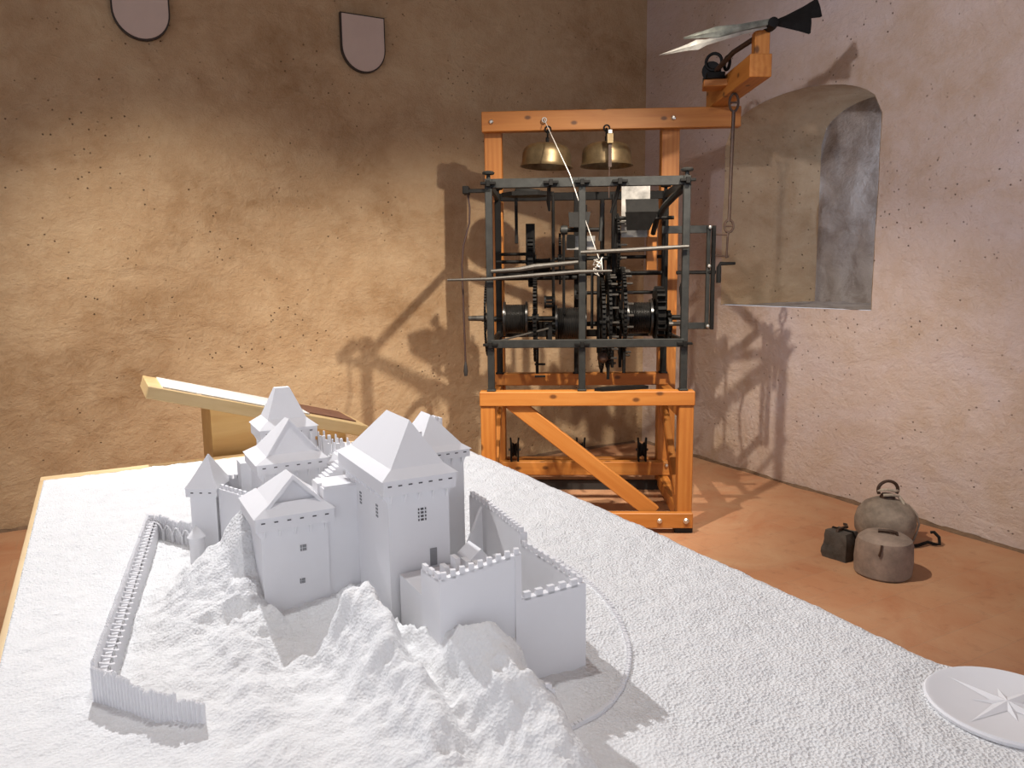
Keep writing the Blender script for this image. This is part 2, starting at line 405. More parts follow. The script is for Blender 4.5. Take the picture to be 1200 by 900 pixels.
# narrow daylight window on the hidden side of the niche
def wq(t, z, e=0.0):
    s = S1 + (SB1 - S1) * t; return wr(s - .012 - e, z, DN * t)
MW = MB(); MW.poly([wq(.60, 2.0), wq(.90, 2.0), wq(.90, 2.5), wq(.60, 2.5)])
o = MW.build('window_1', 'daylight_pane'); o['kind'] = 'structure'
mb = MB()
for t in (.58, .92): mb.tube([wq(t, 1.98, .008), wq(t, 2.52, .008)], .014, 6)
for z in (1.98, 2.25, 2.52): mb.tube([wq(.57, z, .008), wq(.93, z, .008)], .014, 6)
mb.build('window_frame', 'iron_brown', o)

mb = MB()
f0 = [(-7.5, -3.0), (7.5, -3.0), (7.5, 9.5), (-7.5, 9.5)]
mb.box(-7.5, 7.5, -3.0, 9.5, -.12, 0.0)
o = mb.build('floor', 'terracotta'); o['kind'] = 'structure'
mb = MB(); mb.box(-7.5, 7.5, -3.0, 9.5, CEIL, CEIL + .1)
o = mb.build('ceiling', 'ceiling_plaster'); o['kind'] = 'structure'
# crumbled mortar along the foot of both walls
def fillet(name, w, nrm, s0, s1, mat, k):
    mb = MB(); n = int((s1 - s0) / .035); prev = None
    for i in range(n + 1):
        s = s0 + (s1 - s0) * i / n
        hgt = .018 + .022 * max(0, N.noise((s * 3.1, k, 0)) + .3) + .012 * N.noise((s * 13, k, 2)); dep = .02 + .03 * max(0, N.noise((s * 4, k, 5)) + .25)
        p = CO + w * s
        cur = [p - nrm * -.03 + Vector((0, 0, -.01)), p - nrm * dep + Vector((0, 0, -.005)), p - nrm * dep * .6 + Vector((0, 0, hgt * .6)), p + nrm * .03 + Vector((0, 0, hgt))]
        cur = [mb.bm.verts.new(q) for q in cur]
        if prev:
            for j in range(3): mb.bm.faces.new((prev[j], cur[j], cur[j + 1], prev[j + 1]))
        prev = cur
    o = mb.build(name, mat); o['kind'] = 'structure'
fillet('trim_1', WB, NB, .1, 7.5, 'dirt_brown', 2.0)
fillet('trim_2', WR, NR, .1, 6.5, 'dirt_brown', 8.0)

# ------------------------------------------------------------------ wall shields
def shield(s, ztop, wdt, hgt, label):
    M = Matrix((WB * -1, NB, Vector((0, 0, 1)))).transposed().to_4x4(); M.translation = CO + WB * s - NB * .045 + Vector((0, 0, ztop - hgt))
    t = thing('shield_plaque', label, 'shield', group='blank shields on the tan wall'); t.matrix_world = M
    def outline(g):
        w2 = wdt / 2 - g; R = w2; pts = [Vector((-w2, 0, hgt - g)), Vector((-w2, 0, wdt / 2 * 1.05))]
        for i in range(1, 20):
            a = pi + pi * i / 20; pts.append(Vector((cos(a) * w2, 0, wdt / 2 * 1.05 + sin(a) * (wdt / 2 * 1.05 - g))))
        pts += [Vector((w2, 0, wdt / 2 * 1.05)), Vector((w2, 0, hgt - g))]
        return pts
    MB().prism(outline(0), (0, .03, 0)).build('shield_rim', 'shield_rim', t)
    MB().prism([p + Vector((0, -.006, 0)) for p in outline(.010)], (0, .012, 0)).build('shield_face', 'shield_face', t)
shield(4.12, 3.53, .345, .405, 'blank pinkish shield with dark rim, cut off by the top of the picture')
shield(2.645, 3.49, .335, .405, 'blank pinkish shield with dark rim hanging nearest the clock')

# ------------------------------------------------------------------ clock stand (timber)
CX, CY, CYAW = -0.1967, 4.6547, -0.049
W = 1.304; ZB = 0.887
st = thing('clock_stand', 'orange varnished timber stand carrying the iron tower clock and its bells', 'stand', (CX, CY, 0), CYAW)
WO = 'wood_orange'
# front frame
beam('leg', (.045, .055, .03), (.045, .055, .80), .09, .09, WO, st, up=(0, 1, 0))
beam('leg', (W - .045, .055, .03), (W - .045, .055, .80), .09, .09, WO, st, up=(0, 1, 0))
beam('front_rail', (-.004, .05, .843), (W + .004, .05, .843), .10, .088, WO, st)
beam('bottom_rail', (0, -.012, .085), (W, -.012, .085), .045, .095, WO, st)
beam('brace', (.185, .05, .825), (1.075, .05, .11), .05, .098, WO, st)
# tall back posts, rails
for x in (.035, 1.284):
    beam('back_post', (x, 1.03, .02), (x, 1.03, 2.70), .125, .12, WO, st, up=(0, 1, 0))
beam('back_rail', (.03, .93, .843), (1.285, .93, .843), .08, .088, WO, st)
beam('lower_rail', (-.03, .935, .175), (1.36, .935, .175), .07, .10, WO, st)
beam('lower_rail', (-.03, 1.13, .155), (1.36, 1.13, .155), .07, .10, WO, st)
# sides
for x, sg in ((.045, 1), (W - .045, -1)):
    beam('side_rail', (x, .10, .75), (x, .97, .75), .07, .095, WO, st)
    beam('side_rail', (x, .0, .075), (x, 1.1, .075), .07, .09, WO, st)
    beam('side_brace', (x + sg * .015, .13, .13), (x + sg * .015, .93, .74), .045, .085, WO, st)
# head beam and projecting arm
beam('head_beam', (-.0385, .935, 2.657), (1.749, .935, 2.657), .075, .135, WO, st)
beam('projecting_arm', (1.595, 1.02, 2.79), (1.665, .11, 2.79), .13, .13, WO, st)
beam('arm_block', (1.675, .17, 2.85), (1.675, .17, 2.99), .085, .085, WO, st, up=(0, 1, 0))
beam('bracket_board', (1.43, .62, 2.80), (1.60, .60, 2.80), .14, .045, WO, st)
for x, y, z, r in ((1.10, -.038, .085, .016), (1.262, -.038, .085, .018), (.03, -.038, .085, .016), (.03, .893, 2.655, .016), (1.288, .893, 2.655, .016), (1.28, .965, .70, .014), (1.28, .895, .20, .014)):
    MB().lathe([(0, -.012), (r * .6, -.011), (r, -.004), (r, .004), (0, .004)], (x, y, z), (0, 1, 0), 10).build('bolt', 'bolt_zinc', st, True)
for x, y in ((.05, .05), (W - .05, .05), (.035, 1.03), (1.284, 1.03)):
    MB().box(x - .055, x + .055, y - .055, y + .055, 0, .032).build('foot', 'rubber_black', st)
MB().box(.02, 1.30, .955, .985, .0, .07).build('recess_shade_strip', 'rubber_black', st)  # black strip standing in for the shaded recess below the back rail
eb = MB().ring((.40, .875, 2.655), (0, 1, 0.0), .015, .005, 14, 6); eb.cyl((.40, .875, 2.655), (.40, .90, 2.655), .005, n=6)
eb.build('eye_bolt', 'bolt_zinc', st, True)

def CL(x, y, z): return Matrix.Translation((CX, CY, 0)) @ Matrix.Rotation(CYAW, 4, 'Z') @ Vector((x, y, z))

# ------------------------------------------------------------------ iron clock movement
ck = thing('tower_clock', 'black wrought iron tower clock movement with gears, drums and open frame', 'clock', CL(.655, .46, ZB), CYAW)
OFF = (.655, .46, ZB)
def part(mb, name, mat, smooth=False, bevel=0.0, parent=None, **kw):
    return mb.build(name, mat, ck if parent is None else parent, smooth, bevel=bevel, offset=OFF, **kw)
IX0, IX1, IF, IB, ZI = .068, 1.241, .047, .88, 2.165
XM = .625
for x in (IX0, XM, IX1):
    wdt = .021 if x != XM else .021
    mb = MB().box(x - wdt, x + wdt, IF - .02, IF + .02, ZB + .004, ZI - .0)
    mb.box(x - .027, x + .027, IF - .03, IF + .03, ZB, ZB + .012)
    # slightly flared foot
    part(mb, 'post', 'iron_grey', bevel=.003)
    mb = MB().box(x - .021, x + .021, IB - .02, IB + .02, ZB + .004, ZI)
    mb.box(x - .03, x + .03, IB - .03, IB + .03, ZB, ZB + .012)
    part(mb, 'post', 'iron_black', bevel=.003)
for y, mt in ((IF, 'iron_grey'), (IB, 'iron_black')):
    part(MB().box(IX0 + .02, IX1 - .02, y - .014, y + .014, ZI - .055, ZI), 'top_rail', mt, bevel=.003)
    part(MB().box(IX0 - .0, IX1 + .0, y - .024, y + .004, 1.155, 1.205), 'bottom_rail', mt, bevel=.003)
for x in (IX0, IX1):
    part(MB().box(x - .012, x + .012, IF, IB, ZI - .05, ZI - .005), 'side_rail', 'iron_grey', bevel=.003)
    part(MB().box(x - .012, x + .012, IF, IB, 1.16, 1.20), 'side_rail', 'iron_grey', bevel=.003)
# curved stay in the right-hand top corner
part(MB().tube([(1.235, .09, 2.10), (1.20, .2, 2.07), (1.16, .34, 2.02), (1.13, .5, 1.95), (1.12, .6, 1.86)], [.022, .022, .021, .02, .018], 8), 'corner_stay', 'iron_grey', True)
for x in (IX0, IX1):
    for y in (IF, IB):
        part(MB().lathe([(.012, 0), (.012, .022), (.034, .026), (.038, .036), (.03, .044), (.008, .048), (0, .048)], (x, y, ZI), n=14), 'finial_nut', 'iron_black' if y == IB else 'iron_grey', True)
for x in (IX0, .44, XM, .845, IX1):     # wedges on the front rails
    for z in (ZI - .03, 1.175):
        if x in (.44, .845) and z < 2: continue
        part(MB().box(x - .045, x + .045, IF - .045, IF - .02, z - .006, z + .010).box(x - .012, x + .012, IF - .05, IF - .015, z - .018, z + .018), 'wedge', 'iron_black', bevel=.002)

def wheel(name, x, y, z, R, w, teeth, spokes=4, mat='iron_black', rim=.03, th=.016, pins=0):
    mb = MB().gear((x, y, z), R, w, teeth, spokes, rim, th)
    o = part(mb, name, mat)
    if pins:
        p = MB()
        for i in range(pins):
            t = 2 * pi * i / pins; p.cyl((x, y + (R - .012) * cos(t), z + (R - .012) * sin(t)), (x + .05, y + (R - .012) * cos(t), z + (R - .012) * sin(t)), .007, n=6)
        part(p, 'wheel_pins', 'steel_rod', parent=o, kind='stuff')
    return o
def arbor(x0, x1, y, z, r=.012, mat='iron_black', nm='arbor'):
    return part(MB().cyl((x0, y, z), (x1, y, z), r, n=8), nm, mat, True)
def barrel(x0, x1, y, z, r):
    L = x1 - x0; prof = [(0, 0), (r + .022, 0), (r + .022, .014), (r, .016)]
    k = 12
    for i in range(k):
        h0 = .018 + (L - .036) * i / k; h1 = .018 + (L - .036) * (i + .5) / k
        prof += [(r, h0), (r + .005, h1)]
    prof += [(r, L - .017), (r + .022, L - .014), (r + .022, L), (0, L)]
    return part(MB().lathe(prof, (x0, y, z), (1, 0, 0), 28), 'barrel', 'drum_black', True)
# left (quarter) train
barrel(.125, .285, .44, 1.31, .092); arbor(-.02, .60, .44, 1.31, .017)
wheel('great_wheel', .335, .44, 1.31, .27, .022, 64, 4, th=.014)
wheel('great_wheel', .020, .44, 1.32, .245, .012, 72, 4, th=.010)
part(MB().cyl((-.10, .36, 1.32), (.03, .36, 1.32), .016, .020, 10), 'winding_square', 'steel_rod', True)
arbor(.07, .62, .62, 1.62, .011); arbor(.07, .46, .62, 1.685, .012)
wheel('train_wheel', .305, .62, 1.70, .17, .035, 36, 4, th=.016)
part(MB().box(.275, .335, .50, .52, 1.66, 1.93), 'flat_spring', 'iron_black', bevel=.002)
part(MB().box(.205, .225, .46, .475, 1.80, 2.12), 'hanging_lever', 'iron_black', bevel=.002)
part(MB().tube([(.215, .467, 2.12), (.225, .40, 2.135), (.30, .38, 2.13), (.37, .40, 2.12)], .016, 6), 'hammer_bar', 'iron_black', True)
# going train (middle)
barrel(.465, .665, .40, 1.275, .105); arbor(.40, .93, .40, 1.275, .016)
part(MB().lathe([(0, 0), (.05, 0), (.05, .03), (.02, .032), (.02, .06), (0, .06)], (.405, .30, 1.235), (1, 0, 0), 16), 'ratchet_boss', 'iron_black', True)
part(MB().box(.40, .46, .22, .25, 1.145, 1.17).box(.415, .445, .225, .245, 1.15, 1.30), 'bearing_bracket', 'iron_black', bevel=.002)
wheel('great_wheel', .765, .40, 1.275, .285, .020, 60, 4, th=.014)
wheel('great_wheel', .805, .40, 1.30, .30, .016, 66, 4, th=.014, pins=20)
wheel('train_wheel', .50, .60, 1.70, .16, .014, 48, 4, th=.010)
arbor(.46, .82, .60, 1.70, .011)
arbor(.62, 1.21, .66, 1.60, .014); arbor(.62, 1.21, .66, 1.47, .012); arbor(.08, .62, .80, 1.60, .014)
# striking train (right)
barrel(.925, 1.095, .44, 1.31, .098); arbor(.86, 1.30, .44, 1.31, .017)
wheel('great_wheel', .900, .44, 1.34, .29, .020, 68, 4, th=.014, pins=24)
wheel('train_wheel', .875, .56, 1.78, .20, .016, 52, 4, th=.012, pins=14)
wheel('train_wheel', 1.135, .40, 1.335, .15, .05, 24, 4, th=.03, rim=.05)
wheel('ratchet_wheel', 1.185, .30, 1.26, .085, .02, 14, 4, th=.02)
part(MB().cyl((1.17, .18, 1.285), (1.27, .18, 1.285), .014, n=8), 'pawl_pin', 'steel_rod', True)
# flies
def vane(x0, x1, y, z, hh, tilt, mat, nm, skew=0.0):
    M = Matrix.Translation((0, y, z)) @ Matrix.Rotation(tilt, 4, 'X')
    P = [Vector(p) for p in ((x0 + skew * .3, 0, -hh), (x1 - skew, 0, -hh), (x1, 0, hh), (x0, 0, hh))]
    return part(MB().prism([M @ p for p in P], M.to_3x3() @ Vector((0, .006, 0))), nm, mat)
arbor(.86, 1.24, .50, 1.955, .012)
vane(.925, 1.135, .455, 2.01, .075, -.5, 'iron_black', 'fly_vane', .0)
vane(.915, 1.125, .42, 1.93, .06, .35, 'iron_black', 'fly_vane', .05)
part(MB().box(.915, 1.105, .66, .668, 1.84, 2.185), 'fly_plate', 'steel_plate')
part(MB().box(1.09, 1.155, .655, .72, 1.62, 1.98), 'wood_pulley_post', 'wood_orange')
arbor(.50, .78, .50, 1.885, .014); part(MB().lathe([(.0, 0), (.028, 0), (.032, .02), (.028, .045), (0, .045)], (.505, .50, 1.885), (1, 0, 0), 12), 'fly_hub', 'iron_grey', True)
vane(.555, .70, .47, 1.95, .05, -.25, 'iron_black', 'fly_vane', .02)
part(MB().box(.545, .735, .60, .607, 1.76, 1.85), 'fly_plate', 'steel_plate')
vane(.545, .60, .50, 1.81, .045, .2, 'iron_black', 'fly_vane')
# vertical stays and levers
for x, y, z0, z1, r in ((.455, .45, 1.22, 2.11, .010), (.665, .55, 1.20, 2.05, .014), (.855, .52, 1.20, 2.11, .018), (.79, .70, 1.2, 2.1, .015), (1.185, .55, 1.35, 2.0, .010), (.84, .75, 1.2, 1.75, .015)):
    part(MB().cyl((x, y, z0), (x, y, z1), r, n=8), 'stay_rod', 'iron_black', True)
part(MB().tube([(.43, IF - .01, 2.12), (.425, IF + .05, 2.03), (.43, .12, 1.98)], [.012, .014, .008], 6), 'detent_lever', 'iron_black', True)
part(MB().tube([(.845, IF - .01, 2.12), (.83, IF + .04, 2.05), (.80, .10, 1.96)], [.012, .013, .007], 6), 'detent_lever', 'iron_black', True)
part(MB().tube([(.755, .20, 2.03), (.752, .20, 1.95), (.745, .21, 1.80)], [.016, .013, .012], 6), 'detent_lever', 'iron_grey', True)
# long front levers
part(MB().tube([(-.185, .0, 1.572), (.06, .0, 1.575), (.35, -.005, 1.595), (.60, -.005, 1.612), (.80, -.005, 1.615)], [.007, .010, .012, .012, .007], 8), 'release_lever', 'steel_rod', True)
part(MB().tube([(.08, .01, 1.62), (.25, .0, 1.63), (.34, .0, 1.645), (.42, -.005, 1.652), (.60, -.01, 1.668)], [.012, .014, .018, .015, .012], 8), 'release_lever', 'steel_rod', True)
part(MB().tube([(.615, 0, 1.725), (.85, -.005, 1.733), (1.10, -.005, 1.745), (1.25, .0, 1.752)], [.011, .013, .013, .010], 8), 'release_lever', 'steel_rod', True)
arbor(.07, .62, .78, 1.575, .016); arbor(.08, .30, .78, 1.74, .011); arbor(.64, 1.20, .72, 1.71, .012)
part(MB().cyl((.10, .10, 1.19), (.42, .22, 1.26), .006, n=6), 'tie_rod', 'steel_rod', True)
part(MB().box(.10, .62, .60, .64, 1.22, 1.28), 'lower_bar', 'iron_black'); part(MB().box(.90, 1.22, .52, .56, 1.20, 1.255), 'lower_bar', 'iron_black')
part(MB().lathe([(0, -.034), (.02, -.028), (.033, -.01), (.033, .01), (.02, .028), (0, .034)], (.755, .10, 1.085), n=14), 'ball_weight', 'iron_brown', True)
for x, y, z0 in ((.80, .25, .93), (.765, .35, .96), (.83, .30, 1.0), (.345, .40, .95), (.90, .25, .97), (.88, .30, 1.0)):
    part(MB().cyl((x, y, z0), (x, y, 1.18), .010, .013, 6), 'hanging_rod', 'iron_black', True)
for z in (1.02, .94): part(MB().cyl((.33, .33, z), (.40, .33, z), .007, n=6), 'pin', 'iron_black', True)
# lantern pinions and the flat bell-hammer arm
for x0, x1, y, z in ((.33, .43, .55, 1.665), (.60, .67, .52, 1.46), (.835, .93, .52, 1.535), (.40, .46, .40, 1.42)):
    lp_ = MB()
    for x in (x0, x1): lp_.lathe([(0, -.006), (.042, -.006), (.042, .006), (0, .006)], (x, y, z), (1, 0, 0), 16)
    for k in range(8): lp_.cyl((x0, y + .032 * cos(k * pi / 4), z + .032 * sin(k * pi / 4)), (x1, y + .032 * cos(k * pi / 4), z + .032 * sin(k * pi / 4)), .006, n=6)
    part(lp_, 'lantern_pinion', 'iron_black')
part(MB().prism([Vector((.13, .30, 2.085)), Vector((.20, .22, 2.085)), Vector((.36, .20, 2.085)), Vector((.46, .28, 2.085)), Vector((.36, .40, 2.085)), Vector((.2, .38, 2.085))], (0, 0, .025)), 'hammer_arm', 'iron_black')
for x, y, z0, z1 in ((.52, .30, 1.35, 1.85), (.70, .30, 1.25, 1.60), (.735, .24, 1.10, 1.66)):
    part(MB().box(x - .009, x + .009, y - .006, y + .006, z0, z1), 'flat_stay', 'iron_black', bevel=.002)
# left outrigger at top
part(MB().box(-.06, .08, IF - .02, IF + .0, 2.085, 2.105).box(-.06, .08, IF + .05, IF + .07, 2.10, 2.115).box(-.085, -.05, IF - .03, IF + .08, 2.08, 2.125), 'outrigger', 'iron_black', bevel=.002)
# lever frame standing out on the right
LY = .55
fr = part(MB().box(1.17, 1.49, LY - .012, LY + .012, 1.855, 1.905), 'lever_frame_bar', 'iron_grey', bevel=.002)
part(MB().box(1.30, 1.49, LY - .012, LY + .012, 1.225, 1.268), 'lever_frame_bar', 'iron_grey', bevel=.002)
part(MB().box(1.46, 1.485, LY - .03, LY - .005, 1.23, 1.90), 'lever_frame_post', 'iron_grey', bevel=.002)
part(MB().box(1.488, 1.512, LY - .06, LY - .03, 1.225, 1.90), 'lever_frame_post', 'iron_black', bevel=.002)
for z in (1.89, 1.64, 1.245):
    part(MB().lathe([(0, -.012), (.010, -.009), (.014, 0), (0, .0)], (1.478, LY - .035, z), (0, 1, 0), 10), 'rivet', 'bolt_zinc', True)
part(MB().tube([(1.27, LY, 1.60), (1.42, LY, 1.60), (1.52, LY - .04, 1.60)], .012, 6), 'crank_shaft', 'iron_black', True)
part(MB().tube([(1.535, LY - .06, 1.53), (1.535, LY - .06, 1.63), (1.545, LY - .06, 1.655), (1.64, LY - .06, 1.655)], [.016, .016, .013, .009], 6), 'crank_arm', 'iron_black', True)
part(MB().tube([(1.33, LY, 1.60), (1.30, LY, 1.50), (1.31, LY, 1.38), (1.335, LY, 1.27)], .010, 6), 'curved_lever', 'iron_black', True)
part(MB().tube([(1.50, LY - .05, 1.845), (1.60, LY - .05, 1.84)], .006, 6), 'link_pin', 'iron_brown', True)
part(MB().tube([(1.50, LY - .05, 1.71), (1.60, LY - .05, 1.70)], .006, 6), 'link_pin', 'iron_brown', True)

# vertical pull rod with turnbuckles at the end of the arm
pr = thing('pull_rod', 'thin rusty vertical rod with oval links hanging from the projecting arm', 'rod', CL(1.60, LY - .05, 1.68), CYAW)
def rp(mb, nm, mat='iron_brown'): return mb.build(nm, mat, pr, True, offset=(1.60, LY - .05, 1.68))
rp(MB().cyl((1.605, LY - .05, 2.615), (1.595, LY - .05, 1.925), .012, .011, 8), 'rod')
rp(MB().cyl((1.59, LY - .05, 1.865), (1.585, LY - .05, 1.69), .007, n=8), 'rod')
for z, h_ in ((2.665, .055), (1.895, .04)):
    m_ = MB(); pts = [(1.605 - (2.665 - z) * .013 + .028 * cos(a), LY - .05, z + h_ * sin(a)) for a in [2 * pi * k / 18 for k in range(19)]]
    m_.tube(pts, .008, 6, False); m_.cyl((1.605 - (2.665 - z) * .013 - .026, LY - .05, z), (1.605 - (2.665 - z) * .013 + .026, LY - .05, z), .006, n=6); rp(m_, 'turnbuckle')

# ------------------------------------------------------------------ bells
def bell(xc, tilt, label):
    t = thing('bell', label, 'bell', CL(xc, .86, 2.335), CYAW, 'brass bells under the head beam')
    t.rotation_euler = (0, tilt, CYAW)
    R = .184
    prof = [(R, 0), (R - .008, .012), (R - .013, .028), (R - .015, .085), (R - .023, .115), (R - .045, .140), (R - .085, .154), (.02, .160), (0, .160)]
    inner = [(0, .150), (R - .115, .146), (R - .075, .132), (R - .036, .11), (R - .026, .08), (R - .024, .03), (R - .01, .002), (R, 0)]
    MB().lathe(prof + [], n=40).lathe(inner, n=40).build('bell_bowl', 'brass_old', t, True)
    mb = MB().cyl((0, 0, .15), (0, 0, .20), .012, n=8); mb.ring((0, 0, .225), (1, 0, 0), .026, .007, 14, 6)
    mb.ring((0, 0, .255), (0, 1, 0), .02, .006, 12, 6); mb.build('hanger', 'iron_black', t, True)
    return t
bell(.411, .05, 'brass bell with a tilted rim hanging on the left, behind the white cord')
b2 = bell(.828, 0, 'level brass bell on the right with a square hammer head in front')
hm = thing('bell_hammer', 'small square bell hammer on a thin shank before the right bell', 'hammer', CL(.835, .64, 2.16), CYAW)
MB().box(-.022, .022, -.02, .03, .29, .355).build('hammer_head', 'brass_old', hm, bevel=.003)
MB().box(-.011, .011, -.006, .006, .14, .30).cyl((-.004, 0, .15), (-.006, .0, -.06), .004, n=6).build('hammer_shank', 'iron_brown', hm)
MB().box(-.012, .012, -.01, .012, .355, .378).build('hammer_peg', 'bolt_zinc', hm)

# cords
wc = thing('white_cord', 'thin white cord tied from the head beam down to the clock wheels', 'cord', CL(.40, .86, 1.6), CYAW)
MB().tube([(0, .01, 1.055), (.076, -.415, .817), (.152, -.84, .580), (.24, -.80, .33), (.33, -.76, .09)], .0026, 5).build('cord', 'white_cord', wc, True)
kn = MB(); random.seed(3); pts = [Vector((.325, -.74, .04)) + Vector((random.uniform(-.035, .035), random.uniform(-.03, .03), random.uniform(-.06, .06))) for _ in range(18)]
kn.tube(pts, .0032, 5); kn.build('cord_knot', 'white_cord', wc, True)
hw = thing('hanging_cable', 'thin dark cable hanging from the outrigger at the left of the clock', 'cable', CL(-.06, .06, .98), CYAW)
MB().tube([(.0, 0, 1.12), (.012, 0, 1.02), (.008, 0, .93), (-.03, 0, .80), (-.042, 0, .68), (-.038, 0, .45), (-.034, 0, .2), (-.032, 0, .09)], .006, 6).build('cable', 'dark_cable', hw, True)
MB().lathe([(0, 0), (.010, .002), (.014, .03), (.010, .065), (.004, .10), (0, .10)], (-.032, 0, 0), n=10).build('plug', 'rubber_black', hw, True)
ib = thing('iron_bar', 'short flat black iron bar lying across the stand rails', 'bar', CL(.70, .05, ZB), CYAW)
MB().prism([Vector((0, -.02, 0)), Vector((.05, -.045, 0)), Vector((.34, .06, 0)), Vector((.31, .11, 0)), Vector((.05, .03, 0))], (0, 0, .02)).build('bar', 'iron_black', ib)

# ------------------------------------------------------------------ clock hands above the arm
ch = thing('clock_hands', 'pair of grey clock hands with flared dark tails on the projecting arm', 'clock hands', CL(1.655, .17, 2.99), CYAW)
HO = (1.655, .17, 2.99)
def hp(mb, nm, mat, sm=False): return mb.build(nm, mat, ch, sm, offset=HO)
def hand(p0, p1, prof, th, nm, mat, parent=None):
    # flat blade of given half widths along the line p0-p1
    p0, p1 = Vector(p0), Vector(p1); d = (p1 - p0); up = Vector((0, 0, 1)); up = (up - d.normalized() * up.dot(d.normalized())).normalized(); yv = d.normalized().cross(up)
    top = [p0 + d * t + up * h for t, h in prof]; bot = [p0 + d * t - up * h for t, h in prof[::-1] if h > 0]
    mid = [p0 + d * t for t, h in prof]
    m_ = MB(); n = len(prof)
    vs1 = [m_.bm.verts.new(p0 + d * t + up * h) for t, h in prof]; vs2 = [m_.bm.verts.new(p0 + d * t - up * h) for t, h in prof]
    vf = [m_.bm.verts.new(p - yv * th) for p in mid]; vb = [m_.bm.verts.new(p + yv * th) for p in mid]
    for i in range(n - 1):
        for a_, b_ in ((vs1, vf), (vf, vs2), (vs2, vb), (vb, vs1)):
            m_.bm.faces.new((a_[i], a_[i + 1], b_[i + 1], b_[i]))
    m_.bm.faces.new((vs1[0], vf[0], vs2[0], vb[0])); m_.bm.faces.new((vs1[-1], vf[-1], vs2[-1], vb[-1]))
    bmesh.ops.remove_doubles(m_.bm, verts=m_.bm.verts, dist=1e-5)
    return hp(m_, nm, mat)
HC = Vector((1.71, .08, 3.005))
hand(HC, (1.06, .0, 2.83), [(0, .014), (.30, .012), (.58, .016), (.66, .028), (.74, .018), (.9, .008), (1, .002)], .008, 'long_hand', 'hand_grey')
hand(HC + Vector((0, -.025, .01)), (1.20, .02, 2.925), [(0, .016), (.35, .018), (.62, .030), (.68, .026), (.9, .012), (1, .004)], .008, 'short_hand', 'copper_green')
hand(HC, (1.985, .10, 3.095), [(0, .015), (.3, .02), (.7, .036), (.95, .052), (1, .05)], .008, 'long_hand_tail', 'iron_black')
hand(HC + Vector((0, -.02, .0)), (1.935, .09, 3.01), [(0, .012), (.3, .026), (.7, .046), (.95, .062), (1, .055)], .008, 'short_hand_tail', 'iron_black')
hp(MB().lathe([(0, -.05), (.028, -.045), (.034, 0), (.03, .05), (.016, .06), (.016, .12), (0, .12)], HC, (0, 1, 0), 14), 'hub', 'iron_black', True)
hp(MB().tube([HC + Vector((0, .06, -.01)), (1.56, .35, 2.93), (1.50, .55, 2.875)], .016, 8), 'drive_shaft', 'iron_brown', True)
g_ = MB().box(1.44, 1.55, .52, .68, 2.823, 2.86); g_.lathe([(0, -.02), (.06, -.02), (.06, .02), (0, .02)], (1.48, .60, 2.88), (.3, 1, 0), 18); hp(g_, 'gear_case', 'iron_black')
hp(MB().ring((1.485, .56, 2.93), (.5, 1, 0.1), .05, .010, 18, 6).ring((1.56, .52, 2.91), (1, .2, 0), .04, .010, 16, 6), 'motion_wheel', 'iron_black', True)

# ------------------------------------------------------------------ pulleys on the lower rail
def pulley(x, label):
    t = thing('pulley_block', label, 'pulley', CL(x, .935, .226), CYAW, 'pulleys on the lower rail of the stand')
    for s in (-1, 1):
        m_ = MB().box(s * .026 - .006, s * .026 + .006, -.03, .03, 0, .13)
        m_.prism([Vector((s * .026 - .006, -.03, .13)), Vector((s * .026 - .006, .03, .13)), Vector((s * .03 - .006, .012, .175)), Vector((s * .03 - .006, -.012, .175))], (.012, 0, 0))
        m_.build('cheek_plate', 'iron_black', t)
    MB().lathe([(0, -.016), (.055, -.016), (.042, 0), (.055, .016), (0, .016)], (0, 0, .085), (1, 0, 0), 20).build('sheave', 'iron_black', t, True)
    MB().cyl((-.045, 0, .085), (.045, 0, .085), .009, n=8).build('axle', 'steel_rod', t, True)
pulley(.165, 'black iron pulley block near the left leg of the timber stand')
pulley(.655, 'black iron pulley block half hidden behind the diagonal brace')
pulley(1.105, 'black iron pulley block near the right leg of the timber stand')

# ------------------------------------------------------------------ weights on the floor
def lump(mb, amp, sc_, k):
    for v in mb.bm.verts:
        nn = N.noise(v.co * sc_ + Vector((k, 0, 0))) * amp; d = Vector((v.co.x, v.co.y, 0)); d = d.normalized() if d.length > 1e-4 else Vector((0, 0, 0))
        v.co += d * nn + Vector((0, 0, nn * .3 if v.co.z > .02 else 0))
t = thing('stone_weight', 'low oval grey stone clock weight with flat iron eye on top', 'weight', (1.965, 3.905, 0), .1)
m_ = MB().lathe([(0, .0), (.13, .0), (.142, .012), (.146, .08), (.144, .17), (.137, .198), (.115, .212), (.05, .22), (0, .22)], n=40); lump(m_, .012, 7, 1.); m_.build('stone_body', 'stone_rose', t, True)
m_ = MB(); m_.tube([(-.02, .02, .215), (-.022, .02, .232), (.02, -.02, .238), (.045, -.03, .232), (.045, -.035, .212)], .010, 6); m_.build('iron_eye', 'iron_brown', t, True)
m_ = MB(); m_.tube([(-.085, -.113, .20), (-.092, -.118, .17), (-.096, -.112, .14)], .006, 5); m_.build('iron_staple', 'iron_brown', t, True)
t = thing('stone_weight', 'large rounded grey stone weight with rope and iron ring handle by the wall', 'weight', (2.215, 4.40, 0), 0)
t.scale = (1, 1, .84)
m_ = MB().lathe([(0, .0), (.10, .0), (.135, .02), (.16, .08), (.168, .15), (.155, .22), (.118, .275), (.07, .305), (.045, .315), (0, .318)], n=40); lump(m_, .02, 5, 6.); m_.build('stone_body', 'stone_grey', t, True)
m_ = MB().lathe([(.045, .30), (.042, .325), (.034, .345), (.0, .35)], n=14); m_.build('iron_collar', 'iron_brown', t, True)
